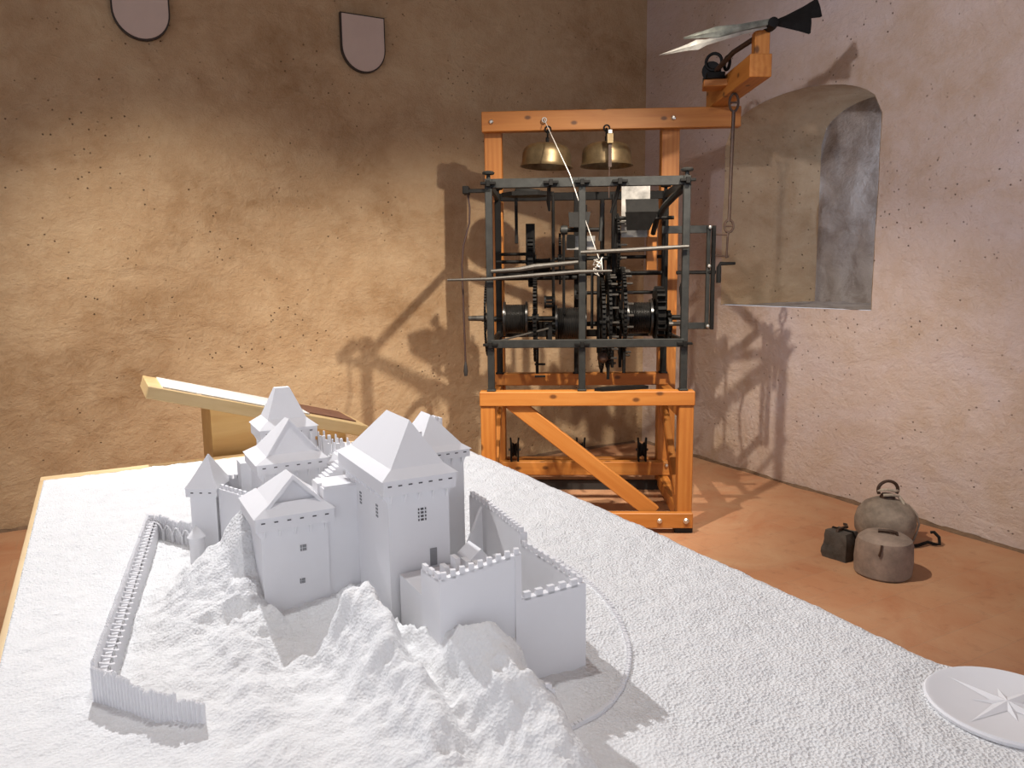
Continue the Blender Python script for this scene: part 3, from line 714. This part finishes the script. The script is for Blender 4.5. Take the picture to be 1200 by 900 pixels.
m_ = MB(); m_.tube([(.058 * cos(a), 0, .375 + .062 * sin(a)) for a in [pi * (-.15 + 1.3 * k / 16) for k in range(17)]], .0105, 8); m_.build('ring_handle', 'iron_brown', t, True)
m_ = MB(); random.seed(5)
m_.tube([(-.06, 0, .37), (-.02, -.03, .385), (.03, -.03, .375), (.062, .0, .365)], .010, 6); m_.tube([(-.04, -.03, .345), (.0, -.045, .352), (.05, -.03, .338), (.07, -.05, .30), (.065, -.06, .28)], .010, 6)
m_.build('rope_wrap', 'rope_old', t, True)
m_ = MB(); m_.tube([(.05, -.02, .31), (.115, -.03, .27), (.155, -.045, .21), (.168, -.055, .14), (.158, -.05, .07), (.145, -.04, .01)], .006, 5); m_.build('rope_strand', 'rope_old', t, True)
t = thing('stone_weight', 'small dark block-shaped iron weight with a ring on top', 'weight', (1.845, 4.15, 0), .62)
m_ = MB().box(-.072, .072, -.072, .072, 0, .155); bmesh.ops.subdivide_edges(m_.bm, edges=m_.bm.edges[:], cuts=5, use_grid_fill=True)
for v in m_.bm.verts:
    zf = max(0, (v.co.z - .09) / .065); v.co.x *= 1 - .22 * zf * zf; v.co.y *= 1 - .22 * zf * zf
lump(m_, .014, 16, 3.); m_.build('iron_body', 'stone_dark', t, True)
m_ = MB(); m_.tube([(-.05, 0, .155), (-.045, .0, .168), (.03, 0, .17), (.05, 0, .163), (.058, .01, .175), (.045, .02, .178)], .008, 6); m_.build('iron_eye', 'iron_brown', t, True)
for a in (-.035, .035):
    pass
m_ = MB(); m_.tube([(.01, -.08, .0), (.01, -.08, .12), (.008, -.06, .158), (.005, .06, .158), (.005, .08, .11), (.005, .08, .0)], .006, 5); m_.build('strap', 'iron_black', t, True)
t = thing('iron_hook', 'black iron hook bar lying on the floor beside the round weight', 'hook', (2.35, 4.31, 0), 0)
m_ = MB(); m_.tube([(-.10, -.05, .012), (.0, -.03, .014), (.07, .0, .022), (.10, -.01, .014), (.13, -.02, .014), (.135, .0, .05), (.115, .02, .075), (.10, .03, .07)], .0095, 7); m_.build('hook', 'iron_black', t, True)

# ------------------------------------------------------------------ display table
TA = radians(28.4); ZT = .85
U0, U1, V0, V1 = -.2316, 1.388, .38, 3.397
def TUV(u, v, z): return Vector((cos(TA) * u - sin(TA) * v, sin(TA) * u + cos(TA) * v, z))
UC, VC = (U0 + U1) / 2, (V0 + V1) / 2
tb = thing('display_table', 'pale wooden display table under the white castle model', 'table', TUV(UC, VC, 0), TA)
def tp(mb, nm, mat='wood_pale', **k): return mb.build(nm, mat, tb, offset=(UC, VC, 0), **k)
tp(MB().box(U0, U1, V0, V1, ZT - .055, ZT - .029), 'table_top')
tp(MB().box(U0 + .002, U0 + .02, V0 + .01, V1 - .005, .0, ZT - .055), 'side_panel')
tp(MB().box(U1 - .02, U1 - .002, V0 + .01, V1 - .005, .0, ZT - .055), 'side_panel')
tp(MB().box(U0 + .02, U1 - .02, V1 - .022, V1 - .005, .0, ZT - .055), 'end_panel')
tp(MB().box(U0 + .02, U1 - .02, V0 + .01, V0 + .03, .0, ZT - .055), 'end_panel')

# ------------------------------------------------------------------ castle model
CUV = (.52, 1.65, ZT)
cm = thing('castle_model', 'white scale model of a hilltop castle with towers, walls and palisade', 'castle model', TUV(*CUV), TA)
def cp(mb, nm, mat='model_white', parent=None, smooth=False, **k):
    return mb.build(nm, mat, cm if parent is None else parent, smooth, offset=CUV, **k)

def tbeam(nm, a, b_, w, h):
    beam(nm, Vector(a) - Vector(CUV), Vector(b_) - Vector(CUV), w, h, 'wood_pale', cm, bevel=.0015)
tbeam('border_board', (U0, V1 - .034, ZT - .014), (U1, V1 - .034, ZT - .014), .068, .028)
tbeam('border_board', (U0 + .007, V0, ZT - .014), (U0 + .007, V1 - .068, ZT - .014), .014, .028)

BUMPS = [  # u, v, height above table, ru, rv
    (.262, 1.80, .195, .055, .090), (.205, 1.80, .115, .075, .13), (.235, 1.66, .085, .050, .08), (.235, 1.95, .06, .07, .08), (.16, 1.72, .055, .09, .20), (.235, 1.57, .050, .05, .06),
    (.275, 1.575, .045, .030, .030), (.14, 1.45, .03, .12, .2), (.52, 1.65, .045, .20, .35), (.46, 2.10, .10, .12, .20),
]
RIDGE = [  # u, v of the crest, crest height, where the foot of the slope lies
    (.02, 1.50, .0, .95), (.13, 1.50, .030, .95), (.20, 1.52, .055, .93), (.265, 1.48, .026, .90), (.32, 1.42, .028, .88), (.348, 1.41, .050, .87), (.375, 1.41, .090, .86), (.400, 1.41, .135, .85), (.425, 1.395, .150, .85), (.455, 1.385, .085, .84),
    (.480, 1.27, .090, .82), (.500, 1.18, .118, .82), (.530, 1.14, .140, .80), (.570, 1.115, .150, .80), (.592, 1.10, .115, .80), (.610, 1.09, .04, .80), (.63, 1.08, .0, .80), (2.0, 1.08, 0, .8)]
def ridge_at(u):
    if u <= RIDGE[0][0]: return (RIDGE[0][1], RIDGE[0][2] * max(0, 1 + u / .15), RIDGE[0][3])
    for a, b_ in zip(RIDGE, RIDGE[1:]):
        if u <= b_[0]:
            t = (u - a[0]) / (b_[0] - a[0]); t = t * t * (3 - 2 * t)
            return tuple(a[k] + (b_[k] - a[k]) * t for k in (1, 2, 3))
def rock_noise(p):
    a = abs(N.noise(p * 13 + Vector((1, 7, 0)))); b_ = abs(N.noise(p * 29 + Vector((4, 2, 0)))); c = N.noise(p * 62)
    return .024 * (.42 - a) + .015 * (.35 - b_) + .006 * c
def terr(u, v):
    p = Vector((u, v, 0)); h = 0.0
    wu = u + .016 * N.noise(p * 12) + .006 * N.noise(p * 31); wv = v + .03 * N.noise(p * 11 + Vector((9, 0, 0)))
    vr, zc, ve = ridge_at(wu)
    if zc > 0:
        f = max(0, (wv - ve) / (vr - ve)) ** .85 if wv < vr else math.exp(-((wv - vr) / .05) ** 2)
        h = zc * f
    for bu, bv, z, ru, rv in BUMPS:
        d = ((wu - bu) / ru) ** 2 + ((wv - bv) / rv) ** 2
        if d < 9: q = z * math.exp(-d * .7); h = max(h, q) + .12 * min(h, q)
    rk = min(1, h / .045)
    h += rk * rock_noise(p)
    # yard floor and the ditch on the right
    g = .004 * N.noise(p * 5) + .0035 * N.noise(p * 22) + .0022 * N.noise(p * 60)
    d = sqrt((u - .62) ** 2 * 1.0 + (v - 1.38) ** 2 * .55)
    e = min(u - U0, U1 - u, v - V0, V1 - .068 - v)
    z = ZT + .004 + g * 1.0 + h
    # soft swell beyond the castle and rounded edge to the right
    z += .020 * math.exp(-((u - 1.15) / .35) ** 2 - ((v - 1.9) / 1.2) ** 2)
    if U1 - u < .05: z -= .02 * (1 - (U1 - u) / .05) ** 2
    if u - U0 < .05: z = z + (ZT + .002 - z) * (1 - (u - U0) / .05)
    cdx = (TUV(u, v, 0) - Vector((.84, 1.22, 0))).length
    if cdx < .17: z = ZT + .004 + (z - ZT - .004) * max(0, (cdx - .13) / .04)
    return z
def sstep(x, a, b_):
    t = max(0, min(1, (x - a) / (b_ - a))); return t * t * (3 - 2 * t)
def grain(u, v):
    return .45 + .55 * max(sstep(u, .62, .85), sstep(v, 1.8, 2.4)) - .15 * (1 - sstep(v, 1.2, 1.6))
mb = MB(); NU, NV = 300, 430
ua, ub, va, vb = U0 + .014, U1, V0, V1 - .068
lay = mb.bm.verts.layers.float.new('grain')
VV = []
for i in range(NU + 1):
    row = []
    for j in range(NV + 1):
        u = ua + (ub - ua) * i / NU; v = va + (vb - va) * (j / NV)
        if j == NV: v += .012 * N.noise((u * 9, 0, 4)) - .008
        uu = u + (.006 * N.noise((v * 14, 2, 0)) if i == NU else 0)
        q = mb.bm.verts.new((uu, v, terr(u, v))); q[lay] = grain(u, v); row.append(q)
    VV.append(row)
for i in range(NU):
    for j in range(NV): mb.bm.faces.new((VV[i][j], VV[i + 1][j], VV[i + 1][j + 1], VV[i][j + 1]))
low = {}
def skirt(seq):
    lo = [mb.bm.verts.new((q.co.x, q.co.y, ZT - .028)) for q in seq]
    for a, b_, c, d in zip(seq, seq[1:], lo[1:], lo): mb.bm.faces.new((a, b_, c, d))
skirt([VV[NU][j] for j in range(NV + 1)]); skirt([VV[0][j] for j in range(NV + 1)]); skirt([VV[i][NV] for i in range(NU + 1)]); skirt([VV[i][0] for i in range(NU + 1)])
terrain = cp(mb, 'terrain', 'terrain_white', smooth=False)
for p in terrain.data.polygons: p.use_smooth = True

# ---- building pieces
def rect(u0, u1, v0, v1, z): return [Vector((u0, v0, z)), Vector((u1, v0, z)), Vector((u1, v1, z)), Vector((u0, v1, z))]
def loft(mb, rings):
    R = [[mb.bm.verts.new(p) for p in r] for r in rings]; n = len(R[0])
    for A, B in zip(R, R[1:]):
        for k in range(n): mb.bm.faces.new((A[k], A[(k + 1) % n], B[(k + 1) % n], B[k]))
    mb.bm.faces.new(R[0][::-1]); return R
def hip(mb, u0, u1, v0, v1, z0, ridge_u, rv0, rv1, zr, flare=.25, fz=.12):
    f = flare
    def lerp(a, b_, t): return a + (b_ - a) * t
    ring1 = rect(u0, u1, v0, v1, z0)
    ring2 = rect(lerp(u0, ridge_u, f), lerp(u1, ridge_u, f), lerp(v0, rv0, f), lerp(v1, rv1, f), lerp(z0, zr, fz + .03))
    R = loft(mb, [ring1, ring2])
    a = mb.bm.verts.new((ridge_u, rv0, zr)); b_ = mb.bm.verts.new((ridge_u, rv1, zr)); q = R[1]
    for f_ in ((q[0], q[1], a), (q[1], q[2], b_, a), (q[2], q[3], b_), (q[3], q[0], a, b_)): mb.bm.faces.new(f_)
def loopholes(faces, mat='loophole_dark', w=.008, h=.0026, d=.0010):
    m_ = MB()
    for (p, axis, nrm) in faces:
        p = Vector(p)
        if axis == 'u': m_.box(p.x - w / 2, p.x + w / 2, p.y - d, p.y + .002, p.z - h / 2, p.z + h / 2)
        else: m_.box(p.x - d, p.x + .002, p.y - w / 2, p.y + w / 2, p.z - h / 2, p.z + h / 2)
    return m_
def tower(nm, u0, u1, v0, v1, zb, zp, ph, ov, nloop, nloopv=0):
    """body, projecting parapet box with slits and corbels; u0..v1 are the parapet outline"""
    body = cp(MB().box(u0 + ov, u1 - ov, v0 + ov, v1 - ov, zb, zp - ph * .5), nm)
    cp(MB().box(u0, u1, v0, v1, zp - ph, zp), 'parapet', parent=body)
    L = [((u0 + (u1 - u0) * (k + .6) / (nloop + .2), v0, zp - ph * .38), 'u', 0) for k in range(nloop)]
    L += [((u0, v0 + (v1 - v0) * (k + .5) / nloopv, zp - ph * .38), 'v', 0) for k in range(nloopv)]
    cp(loopholes(L), 'loopholes', 'loophole_dark', body, kind='stuff')
    c = MB(); n = max(4, int((u1 - u0) / .028))
    for k in range(n):
        x = u0 + ov + .004 + (u1 - u0 - 2 * ov - .012) * k / (n - 1)
        c.prism([Vector((x, v0 + .002, zp - ph)), Vector((x, v0 + ov + .001, zp - ph)), Vector((x, v0 + ov + .001, zp - ph - .022))], (.004, 0, 0))
    n2 = max(4, int((v1 - v0) / .026))
    for k in range(n2):
        y = v0 + ov + .004 + (v1 - v0 - 2 * ov - .012) * k / (n2 - 1)
        for s, uo in ((1, u0), (-1, u1)):
            c.prism([Vector((uo + s * .002, y, zp - ph)), Vector((uo + s * ov + s * .001, y, zp - ph)), Vector((uo + s * ov + s * .001, y, zp - ph - .022))], (0, .004, 0))
    cp(c, 'corbels', parent=body, kind='stuff')
    return body
def lattice(p, axis, cols, rows, parent, cell=.0042, gap=.0075, mat='loophole_dark', arch_=True):
    m_ = MB(); p = Vector(p)
    for i in range(cols):
        for j in range(rows):
            a = (i - (cols - 1) / 2) * gap; z = p.z + (j - (rows - 1) / 2) * gap; hw = cell / 2 * (1.4 if i == cols // 2 else .6)
            if axis == 'u': m_.box(p.x + a - hw, p.x + a + hw, p.y - .0012, p.y + .002, z - cell / 2, z + cell / 2)
            else: m_.box(p.x - .0012, p.x + .002, p.y + a - hw, p.y + a + hw, z - cell / 2, z + cell / 2)
    return cp(m_, 'window', mat, parent)
# main tower
mt = tower('main_tower', .472, .628, 1.409, 1.728, .83, 1.200, .032, .012, 7)
m_ = MB(); hip(m_, .468, .632, 1.405, 1.732, 1.200, .557, 1.480, 1.622, 1.304, .30, .14); cp(m_, 'roof', parent=mt)
lattice((.556, 1.421, 1.118), 'u', 3, 4, mt)
lattice((.484, 1.600, 1.118), 'v', 2, 4, mt, mat='loophole_grey'); lattice((.484, 1.490, 1.118), 'v', 2, 4, mt, mat='loophole_grey')
cp(MB().box(.571, .586, 1.4195, 1.423, 1.005, 1.042), 'door', 'loophole_grey', mt)
cp(MB().box(.585, .592, 1.50, 1.507, 1.24, 1.272), 'chimney', parent=mt)
# low front tower
lt = tower('front_tower', .260, .427, 1.615, 1.800, .83, 1.100, .030, .012, 6)
m_ = MB()
loft(m_, [rect(.257, .430, 1.612, 1.803, 1.100), rect(.295, .402, 1.640, 1.79, 1.122)])
cp(m_, 'roof_skirt', parent=lt)
def gable_roof(FL, FR, A, B, BL, BR, ins, dep, parent):
    """steep roof with a short ridge A-B; its front triangle is sunk between the two raking edges"""
    FL, FR, A, B, BL, BR = [Vector(p) for p in (FL, FR, A, B, BL, BR)]; c = (FL + FR + A) / 3
    iL, iR, iA = [p.lerp(c, ins) for p in (FL, FR, A)]; d = Vector((0, dep, 0))
    m_ = MB(); P = [FL, FR, A, B, BL, BR, iL, iR, iA, iL + d, iR + d, iA + d]
    m_.mesh(P, [(0, 2, 3, 4), (1, 5, 3, 2), (4, 3, 5), (0, 4, 5, 1), (0, 1, 7, 6), (1, 2, 8, 7), (2, 0, 6, 8), (6, 7, 10, 9), (7, 8, 11, 10), (8, 6, 9, 11), (9, 10, 11)])
    cp(m_, 'roof', parent=parent)
gable_roof((.280, 1.628, 1.110), (.418, 1.628, 1.108), (.350, 1.652, 1.176), (.353, 1.735, 1.170), (.283, 1.795, 1.110), (.415, 1.795, 1.110), .22, .016, lt)
cp(MB().box(.405, .415, 1.665, 1.675, 1.105, 1.145), 'chimney', parent=lt)
lattice((.358, 1.627, 1.018), 'u', 2, 2, lt, .006, .0075, 'loophole_grey'); lattice((.353, 1.627, .944), 'u', 2, 2, lt, .005, .006, 'loophole_grey')
# connecting wall between front tower and main tower
cp(MB().box(.410, .490, 1.632, 1.73, .83, 1.140).box(.413, .487, 1.635, 1.65, 1.140, 1.144), 'connecting_wall')
m_ = MB()
for k in range(8): m_.box(.425 + .008 * k, .433 + .008 * k, 1.755, 1.80, 1.10, 1.118 + .006 * k)
cp(m_, 'stair')
# second tower
s2 = tower('gabled_tower', .316, .486, 1.885, 2.06, .85, 1.150, .025, .012, 6)
m_ = MB(); loft(m_, [rect(.312, .490, 1.881, 2.064, 1.150), rect(.352, .470, 1.915, 2.05, 1.168)]); cp(m_, 'roof_skirt', parent=s2)
gable_roof((.338, 1.903, 1.158), (.484, 1.903, 1.156), (.407, 1.930, 1.249), (.411, 1.995, 1.243), (.338, 2.055, 1.158), (.484, 2.055, 1.158), .10, .006, s2)
# tall rear tower with truncated spire
s3 = tower('rear_tower', .378, .535, 2.165, 2.32, .85, 1.180, .032, .012, 5)
m_ = MB(); R = loft(m_, [rect(.374, .539, 2.161, 2.324, 1.180), rect(.405, .512, 2.195, 2.30, 1.202), rect(.438, .478, 2.235, 2.262, 1.286)]); m_.bm.faces.new(R[-1]); cp(m_, 'roof', parent=s3)
# back-right tower
s4 = tower('round_bay_tower', .655, .797, 1.700, 1.845, .85, 1.172, .020, .012, 6)
m_ = MB(); hip(m_, .651, .801, 1.696, 1.849, 1.172, .722, 1.77, 1.83, 1.254, .25, .12); cp(m_, 'roof', parent=s4)
cp(MB().box(.745, .751, 1.795, 1.82, 1.19, 1.242).box(.757, .763, 1.79, 1.815, 1.19, 1.238), 'chimney', parent=s4)
# small left turret, turned to face the front
def rot(mb, c, a):
    M = Matrix.Translation((c[0], c[1], 0)) @ Matrix.Rotation(a, 4, 'Z') @ Matrix.Translation((-c[0], -c[1], 0))
    bmesh.ops.transform(mb.bm, matrix=M, verts=mb.bm.verts)
TC = (.232, 2.165); TR = radians(-31)
m_ = MB().box(TC[0] - .034, TC[0] + .036, TC[1] - .034, TC[1] + .05, .85, 1.045); rot(m_, TC, TR); s5 = cp(m_, 'corner_turret')
m_ = MB().box(TC[0] - .042, TC[0] + .042, TC[1] - .042, TC[1] + .056, 1.026, 1.048); rot(m_, TC, TR); cp(m_, 'parapet', parent=s5)
m_ = MB(); hip(m_, TC[0] - .044, TC[0] + .044, TC[1] - .044, TC[1] + .058, 1.048, TC[0] + .004, TC[1] + .004, TC[1] + .010, 1.132, .28, .22); rot(m_, TC, TR); cp(m_, 'roof', parent=s5)
m_ = loopholes([((TC[0] - .024 + .024 * k, TC[1] - .042, 1.037), 'u', 0) for k in range(3)], w=.007, h=.003); rot(m_, TC, TR); cp(m_, 'loopholes', 'loophole_dark', s5)
m_ = MB().prism([Vector((.262, 2.13, .85)), Vector((.305, 2.10, .85)), Vector((.268, 2.13, 1.03))], (0, .05, 0)); cp(m_, 'buttress', parent=s5)
# round watch hut with conical roof
m_ = MB().lathe([(.019, .84), (.019, .931), (0, .931)], (.190, 2.105, 0), n=20); s6 = cp(m_, 'watch_hut', smooth=True)
cp(MB().lathe([(0, .928), (.023, .928), (0, .960)], (.190, 2.105, 0), n=20), 'cone_roof', parent=s6, smooth=True)

# ---- crenellated walls
def wall(nm, a, b_, z0, za, zb_, th, nm_, side=1, cap=True, mw=.55, mh=.011):
    a = Vector((*a, 0)); b_ = Vector((*b_, 0)); d = b_ - a; L = d.length; d.normalize(); n = Vector((-d.y, d.x, 0)) * side
    m_ = MB(); P = [a, b_, b_ + n * th, a + n * th]
    m_.mesh([p + Vector((0, 0, z0)) for p in P] + [P[0] + Vector((0, 0, za)), P[1] + Vector((0, 0, zb_)), P[2] + Vector((0, 0, zb_)), P[3] + Vector((0, 0, za))], [(0, 3, 2, 1), (4, 5, 6, 7), (0, 1, 5, 4), (1, 2, 6, 5), (2, 3, 7, 6), (3, 0, 4, 7)])
    w_ = cp(m_, nm)
    if nm_:
        m_ = MB(); st_ = L / nm_
        for k in range(nm_):
            p = a + d * (st_ * (k + .5 - mw / 2)); q = a + d * (st_ * (k + .5 + mw / 2)); z = za + (zb_ - za) * (k + .5) / nm_
            t2 = th * .6; PP = [p, q, q + n * t2, p + n * t2]
            m_.mesh([x + Vector((0, 0, z - .004)) for x in PP] + [x + Vector((0, 0, z + mh)) for x in PP], [(0, 3, 2, 1), (4, 5, 6, 7), (0, 1, 5, 4), (1, 2, 6, 5), (2, 3, 7, 6), (3, 0, 4, 7)])
        cp(m_, 'merlons', parent=w_, kind='stuff')
    return w_
# front bastion and front curtain, high then low
wall('bastion_wall', (.491, 1.182), (.491, 1.27), .84, 1.074, 1.066, .012, 3, -1)
wall('front_wall', (.491, 1.182), (.632, 1.142), .84, 1.074, 1.110, .014, 9, 1)
wall('front_wall', (.632, 1.142), (.756, 1.140), .82, 1.024, 1.028, .014, 5, 1)
wall('step_wall', (.632, 1.142), (.632, 1.156), .84, 1.108, 1.108, .012, 0, 1)
# far curtain wall, low part and high curved part
wall('side_wall', (.756, 1.140), (.764, 1.25), .82, 1.028, 1.026, .012, 5, -1)
wall('side_wall', (.764, 1.25), (.765, 1.385), .82, 1.026, 1.026, .012, 6, -1)
pts = [(.765, 1.385), (.772, 1.45), (.782, 1.53), (.789, 1.61), (.793, 1.70)]
for a, b_ in zip(pts, pts[1:]): wall('curved_wall', a, b_, .84, 1.052, 1.052, .016, 4, -1)
# buttress inside the yard
cp(MB().prism([Vector((.78, 1.60, 1.05)), Vector((.78, 1.60, .90)), Vector((.71, 1.60, .90))], (0, .01, 0)), 'yard_buttress')
cp(MB().box(.60, .782, 1.16, 1.75, .83, .868), 'yard_floor')
# yard house and tumbled ramp by the tower door
m_ = MB().prism([Vector((.636, 1.37, .90)), Vector((.690, 1.37, .90)), Vector((.690, 1.37, 1.008)), Vector((.664, 1.37, 1.040)), Vector((.636, 1.37, 1.018))], (0, .06, 0)); cp(m_, 'yard_house')
m_ = MB().prism([Vector((.545, 1.36, 1.00)), Vector((.545, 1.36, 1.008)), Vector((.60, 1.20, 1.075)), Vector((.60, 1.20, 1.067))], (.03, .02, 0)); cp(m_, 'ramp')
cp(MB().box(.50, .632, 1.195, 1.41, .84, 1.005), 'bastion_floor')
m_ = MB()
for k in range(7): m_.box(.552 + .018 * k, .562 + .018 * k, 1.30 - .01 * k, 1.325 - .01 * k, 1.0, 1.045 + .006 * ((k * 3) % 4))
cp(m_, 'ruined_wall')
# walls near the turret
wall('turret_wall', (.262, 2.215), (.345, 2.10), .85, 1.046, 1.068, .010, 7, 1)
wall('turret_wall', (.262, 2.12), (.318, 1.905), .85, 1.046, 1.062, .010, 8, -1)
# rear inner courts: spiky crenellated gables
random.seed(11)
m_ = MB().box(.52, .66, 2.14, 2.30, .85, 1.09); rear = cp(m_, 'rear_court')
m_ = MB()
for k in range(16):
    x = .50 + .010 * k; y = 2.13 + .018 * (k % 4); h_ = 1.155 - .0035 * k + .012 * ((k * 5) % 3 - 1)
    m_.box(x, x + .008, y, y + .010, 1.05, h_); m_.box(x, x + .004, y + .05, y + .058, 1.05, h_ + .004)
cp(m_, 'court_merlons', parent=rear, kind='stuff')
m_ = MB(); m_.prism([Vector((.548, 2.02, 1.075)), Vector((.625, 2.02, 1.075)), Vector((.605, 2.02, 1.105)), Vector((.565, 2.02, 1.105))], (0, .10, 0)); m_.box(.548, .63, 2.02, 2.14, .85, 1.076); cp(m_, 'inner_house')
m_ = MB().box(.31, .345, 2.10, 2.16, .85, 1.11)
for k in range(5): m_.box(.346 + .007 * k, .350 + .007 * k, 2.12, 2.13, 1.05, 1.13)
cp(m_, 'inner_turret')
m_ = MB().box(.49, .63, 1.83, 1.99, .85, 1.07).box(.50, .62, 1.80, 1.83, .85, 1.05); cp(m_, 'inner_wing')
m_ = MB()
for k in range(10): m_.box(.290 + .007 * k, .294 + .007 * k, 2.30, 2.304, .85, .93)
cp(m_, 'rear_fence')

# ---- palisade
pal = cp(MB().box(.10, .101, 2.40, 2.401, ZT, ZT + .01), 'palisade')
me_s = None
def stakes(pts, z_top, spacing, hbase, alt=.006, individual=True, rad=.0040):
    global me_s
    seglen = [(Vector(b_) - Vector(a)).length for a, b_ in zip(pts, pts[1:])]; tot = sum(seglen); n = int(tot / spacing)
    joined = MB()
    for k in range(n + 1):
        t = k * spacing; i = 0
        while i < len(seglen) - 1 and t > seglen[i]: t -= seglen[i]; i += 1
        p = Vector(pts[i]).lerp(Vector(pts[i + 1]), min(1, t / seglen[i]))
        f = k / max(1, n); zt = z_top[0] + (z_top[1] - z_top[0]) * f + alt * N.noise((k * .9, 1, 2)) + (alt if (k // 6) % 2 else 0)
        z0 = ZT - .01
        if individual:
            if me_s is None:
                m_ = MB().cyl((0, 0, 0), (0, 0, .97), rad, n=6, caps=False); m_.cyl((0, 0, .97), (0, 0, 1), rad, .0005, 6)
                o_ = m_.build('stake', 'model_white', pal); me_s = o_.data; first = o_
            else:
                first = bpy.data.objects.new('stake', me_s); COL.objects.link(first); first.parent = pal
            first.location = (p.x - CUV[0], p.y - CUV[1], z0 - CUV[2]); first.scale = (1, 1, zt - z0)
def xy2uv(x, y): return (cos(TA) * x + sin(TA) * y, -sin(TA) * x + cos(TA) * y)
FL, FM, FRr = xy2uv(-.747, 1.272), xy2uv(-.60, 1.192), xy2uv(-.508, 1.172)
FB, FBR = xy2uv(-1.071, 2.172), xy2uv(-.893, 2.065)
stakes([FL, FM, FRr], (.925, .912), .0088, 0)
stakes([FB, FL], (.918, .930), .0092, 0, alt=.002)
stakes([FB, FBR], (.920, .918), .0085, 0)
# wall walk and posts along the inside of the long palisade
m_ = MB(); a = Vector((*FB, 0)); b_ = Vector((*FL, 0)); d = (b_ - a); L = d.length; d.normalize(); n = Vector((-d.y, d.x, 0))
cpn = 34
for k in range(cpn):
    p = a + d * (L * (k + .6) / cpn) + n * .026
    m_.box(p.x - .0035, p.x + .0035, p.y - .0035, p.y + .0035, ZT, ZT + .055)
    m_.prism([p + Vector((0, 0, ZT + .055)), p - n * .022 + Vector((0, 0, ZT + .062)), p - n * .022 + Vector((0, 0, ZT + .055))], d * .004)
q = [a + n * .006, b_ + n * .006, b_ + n * .018, a + n * .018]
m_.prism([x + Vector((0, 0, ZT + .048)) for x in q], (0, 0, .004))
cp(m_, 'wall_walk')
m_ = MB(); prev = None
for k in range(5):
    p0 = Vector((*FB, 0)).lerp(Vector((*FBR, 0)), (k + .1) / 5) + Vector((.01, -.035, 0)); p1 = Vector((*FB, 0)).lerp(Vector((*FBR, 0)), (k + 1.1) / 5) + Vector((.01, -.035, 0))
    m_.tube([p0.lerp(p1, t) + Vector((0, 0, ZT + .03 + .022 * sin(pi * t))) for t in [i / 8 for i in range(9)]], .0028, 5)
    m_.box(p0.x - .003, p0.x + .003, p0.y - .003, p0.y + .003, ZT, ZT + .034)
cp(m_, 'arcade')

# ---- ring road kerb on the right
m_ = MB(); random.seed(2)
RP = [xy2uv(x, y) for x, y in ((.10, 1.90), (.155, 1.80), (.195, 1.69), (.222, 1.56), (.226, 1.44), (.205, 1.33), (.17, 1.25), (.12, 1.19), (.05, 1.15))]
def cr(P, t):
    i = min(len(P) - 2, int(t)); f = t - i
    p0, p1, p2, p3 = [Vector(P[max(0, min(len(P) - 1, i + k))]) for k in (-1, 0, 1, 2)]
    return .5 * ((2 * p1) + (p2 - p0) * f + (2 * p0 - 5 * p1 + 4 * p2 - p3) * f * f + (3 * p1 - p0 - 3 * p2 + p3) * f ** 3)
K = 90
path = []
for k in range(K + 1):
    p = cr(RP, k / K * (len(RP) - 1.001)); path.append(Vector((p.x, p.y, terr(p.x, p.y) + .002)))
m_.tube(path, .0042, 6)
for k in range(0, K + 1):
    p = path[k]; m_.box(p.x - .0035, p.x + .0035, p.y - .0035, p.y + .0035, p.z, p.z + .006)
cp(m_, 'ring_kerb')

# ------------------------------------------------------------------ compass disc
cpd = thing('compass_disc', 'white round relief plate with a raised compass star at the table corner', 'compass', (.84, 1.22, ZT + .008), 0)
MB().lathe([(0, -.003), (.124, -.003), (.127, .004), (.124, .0075), (.119, .0075), (.115, .005), (0, .005)], n=64).build('disc', 'model_white', cpd, True)
m_ = MB()
for k in range(8):
    a = 2 * pi * k / 8 + radians(28.4); R = .105 if k % 2 == 0 else .055; w_ = .020 if k % 2 == 0 else .014
    tip = Vector((R * cos(a), R * sin(a), .0055)); e1 = Vector((w_ * cos(a + pi / 4 * .9), w_ * sin(a + pi / 4 * .9), .0055)); e2 = Vector((w_ * cos(a - pi / 4 * .9), w_ * sin(a - pi / 4 * .9), .0055)); top = Vector((0, 0, .012))
    m_.poly([top, e2, tip]); m_.poly([top, tip, e1])
m_.build('star', 'model_white', cpd)

# ------------------------------------------------------------------ reading desk behind the table
LUV = (.66, 3.62, 0)
ld = thing('reading_desk', 'honey wooden reading desk with sloping board of printed sheets behind the model', 'desk', TUV(*LUV), TA)
def lp(mb, nm, mat, **k): return mb.build(nm, mat, ld, offset=LUV, **k)
MB_ = MB().prism([Vector((.40, 3.44, 0)), Vector((.98, 3.44, 0)), Vector((.98, 3.44, .89)), Vector((.40, 3.44, 1.055))], (0, .34, 0)); lp(MB_, 'pedestal', 'wood_honey')
sl = -.317; 
M = Matrix.Translation((-.02 + (.62 - LUV[0]), 0, 1.022)) @ Matrix.Rotation(.28, 4, 'Y')
MB().box(-.455, .50, -.20, .20, -.03, .023).build('sloping_board', 'wood_tan', ld, M=M, bevel=.003)
MB().box(-.40, .22, -.18, .18, .023, .029).build('printed_sheet', 'printed_sheet', ld, M=M)
MB().box(.235, .46, -.12, .18, .023, .029).build('picture_sheet', 'sheet_brown', ld, M=M)
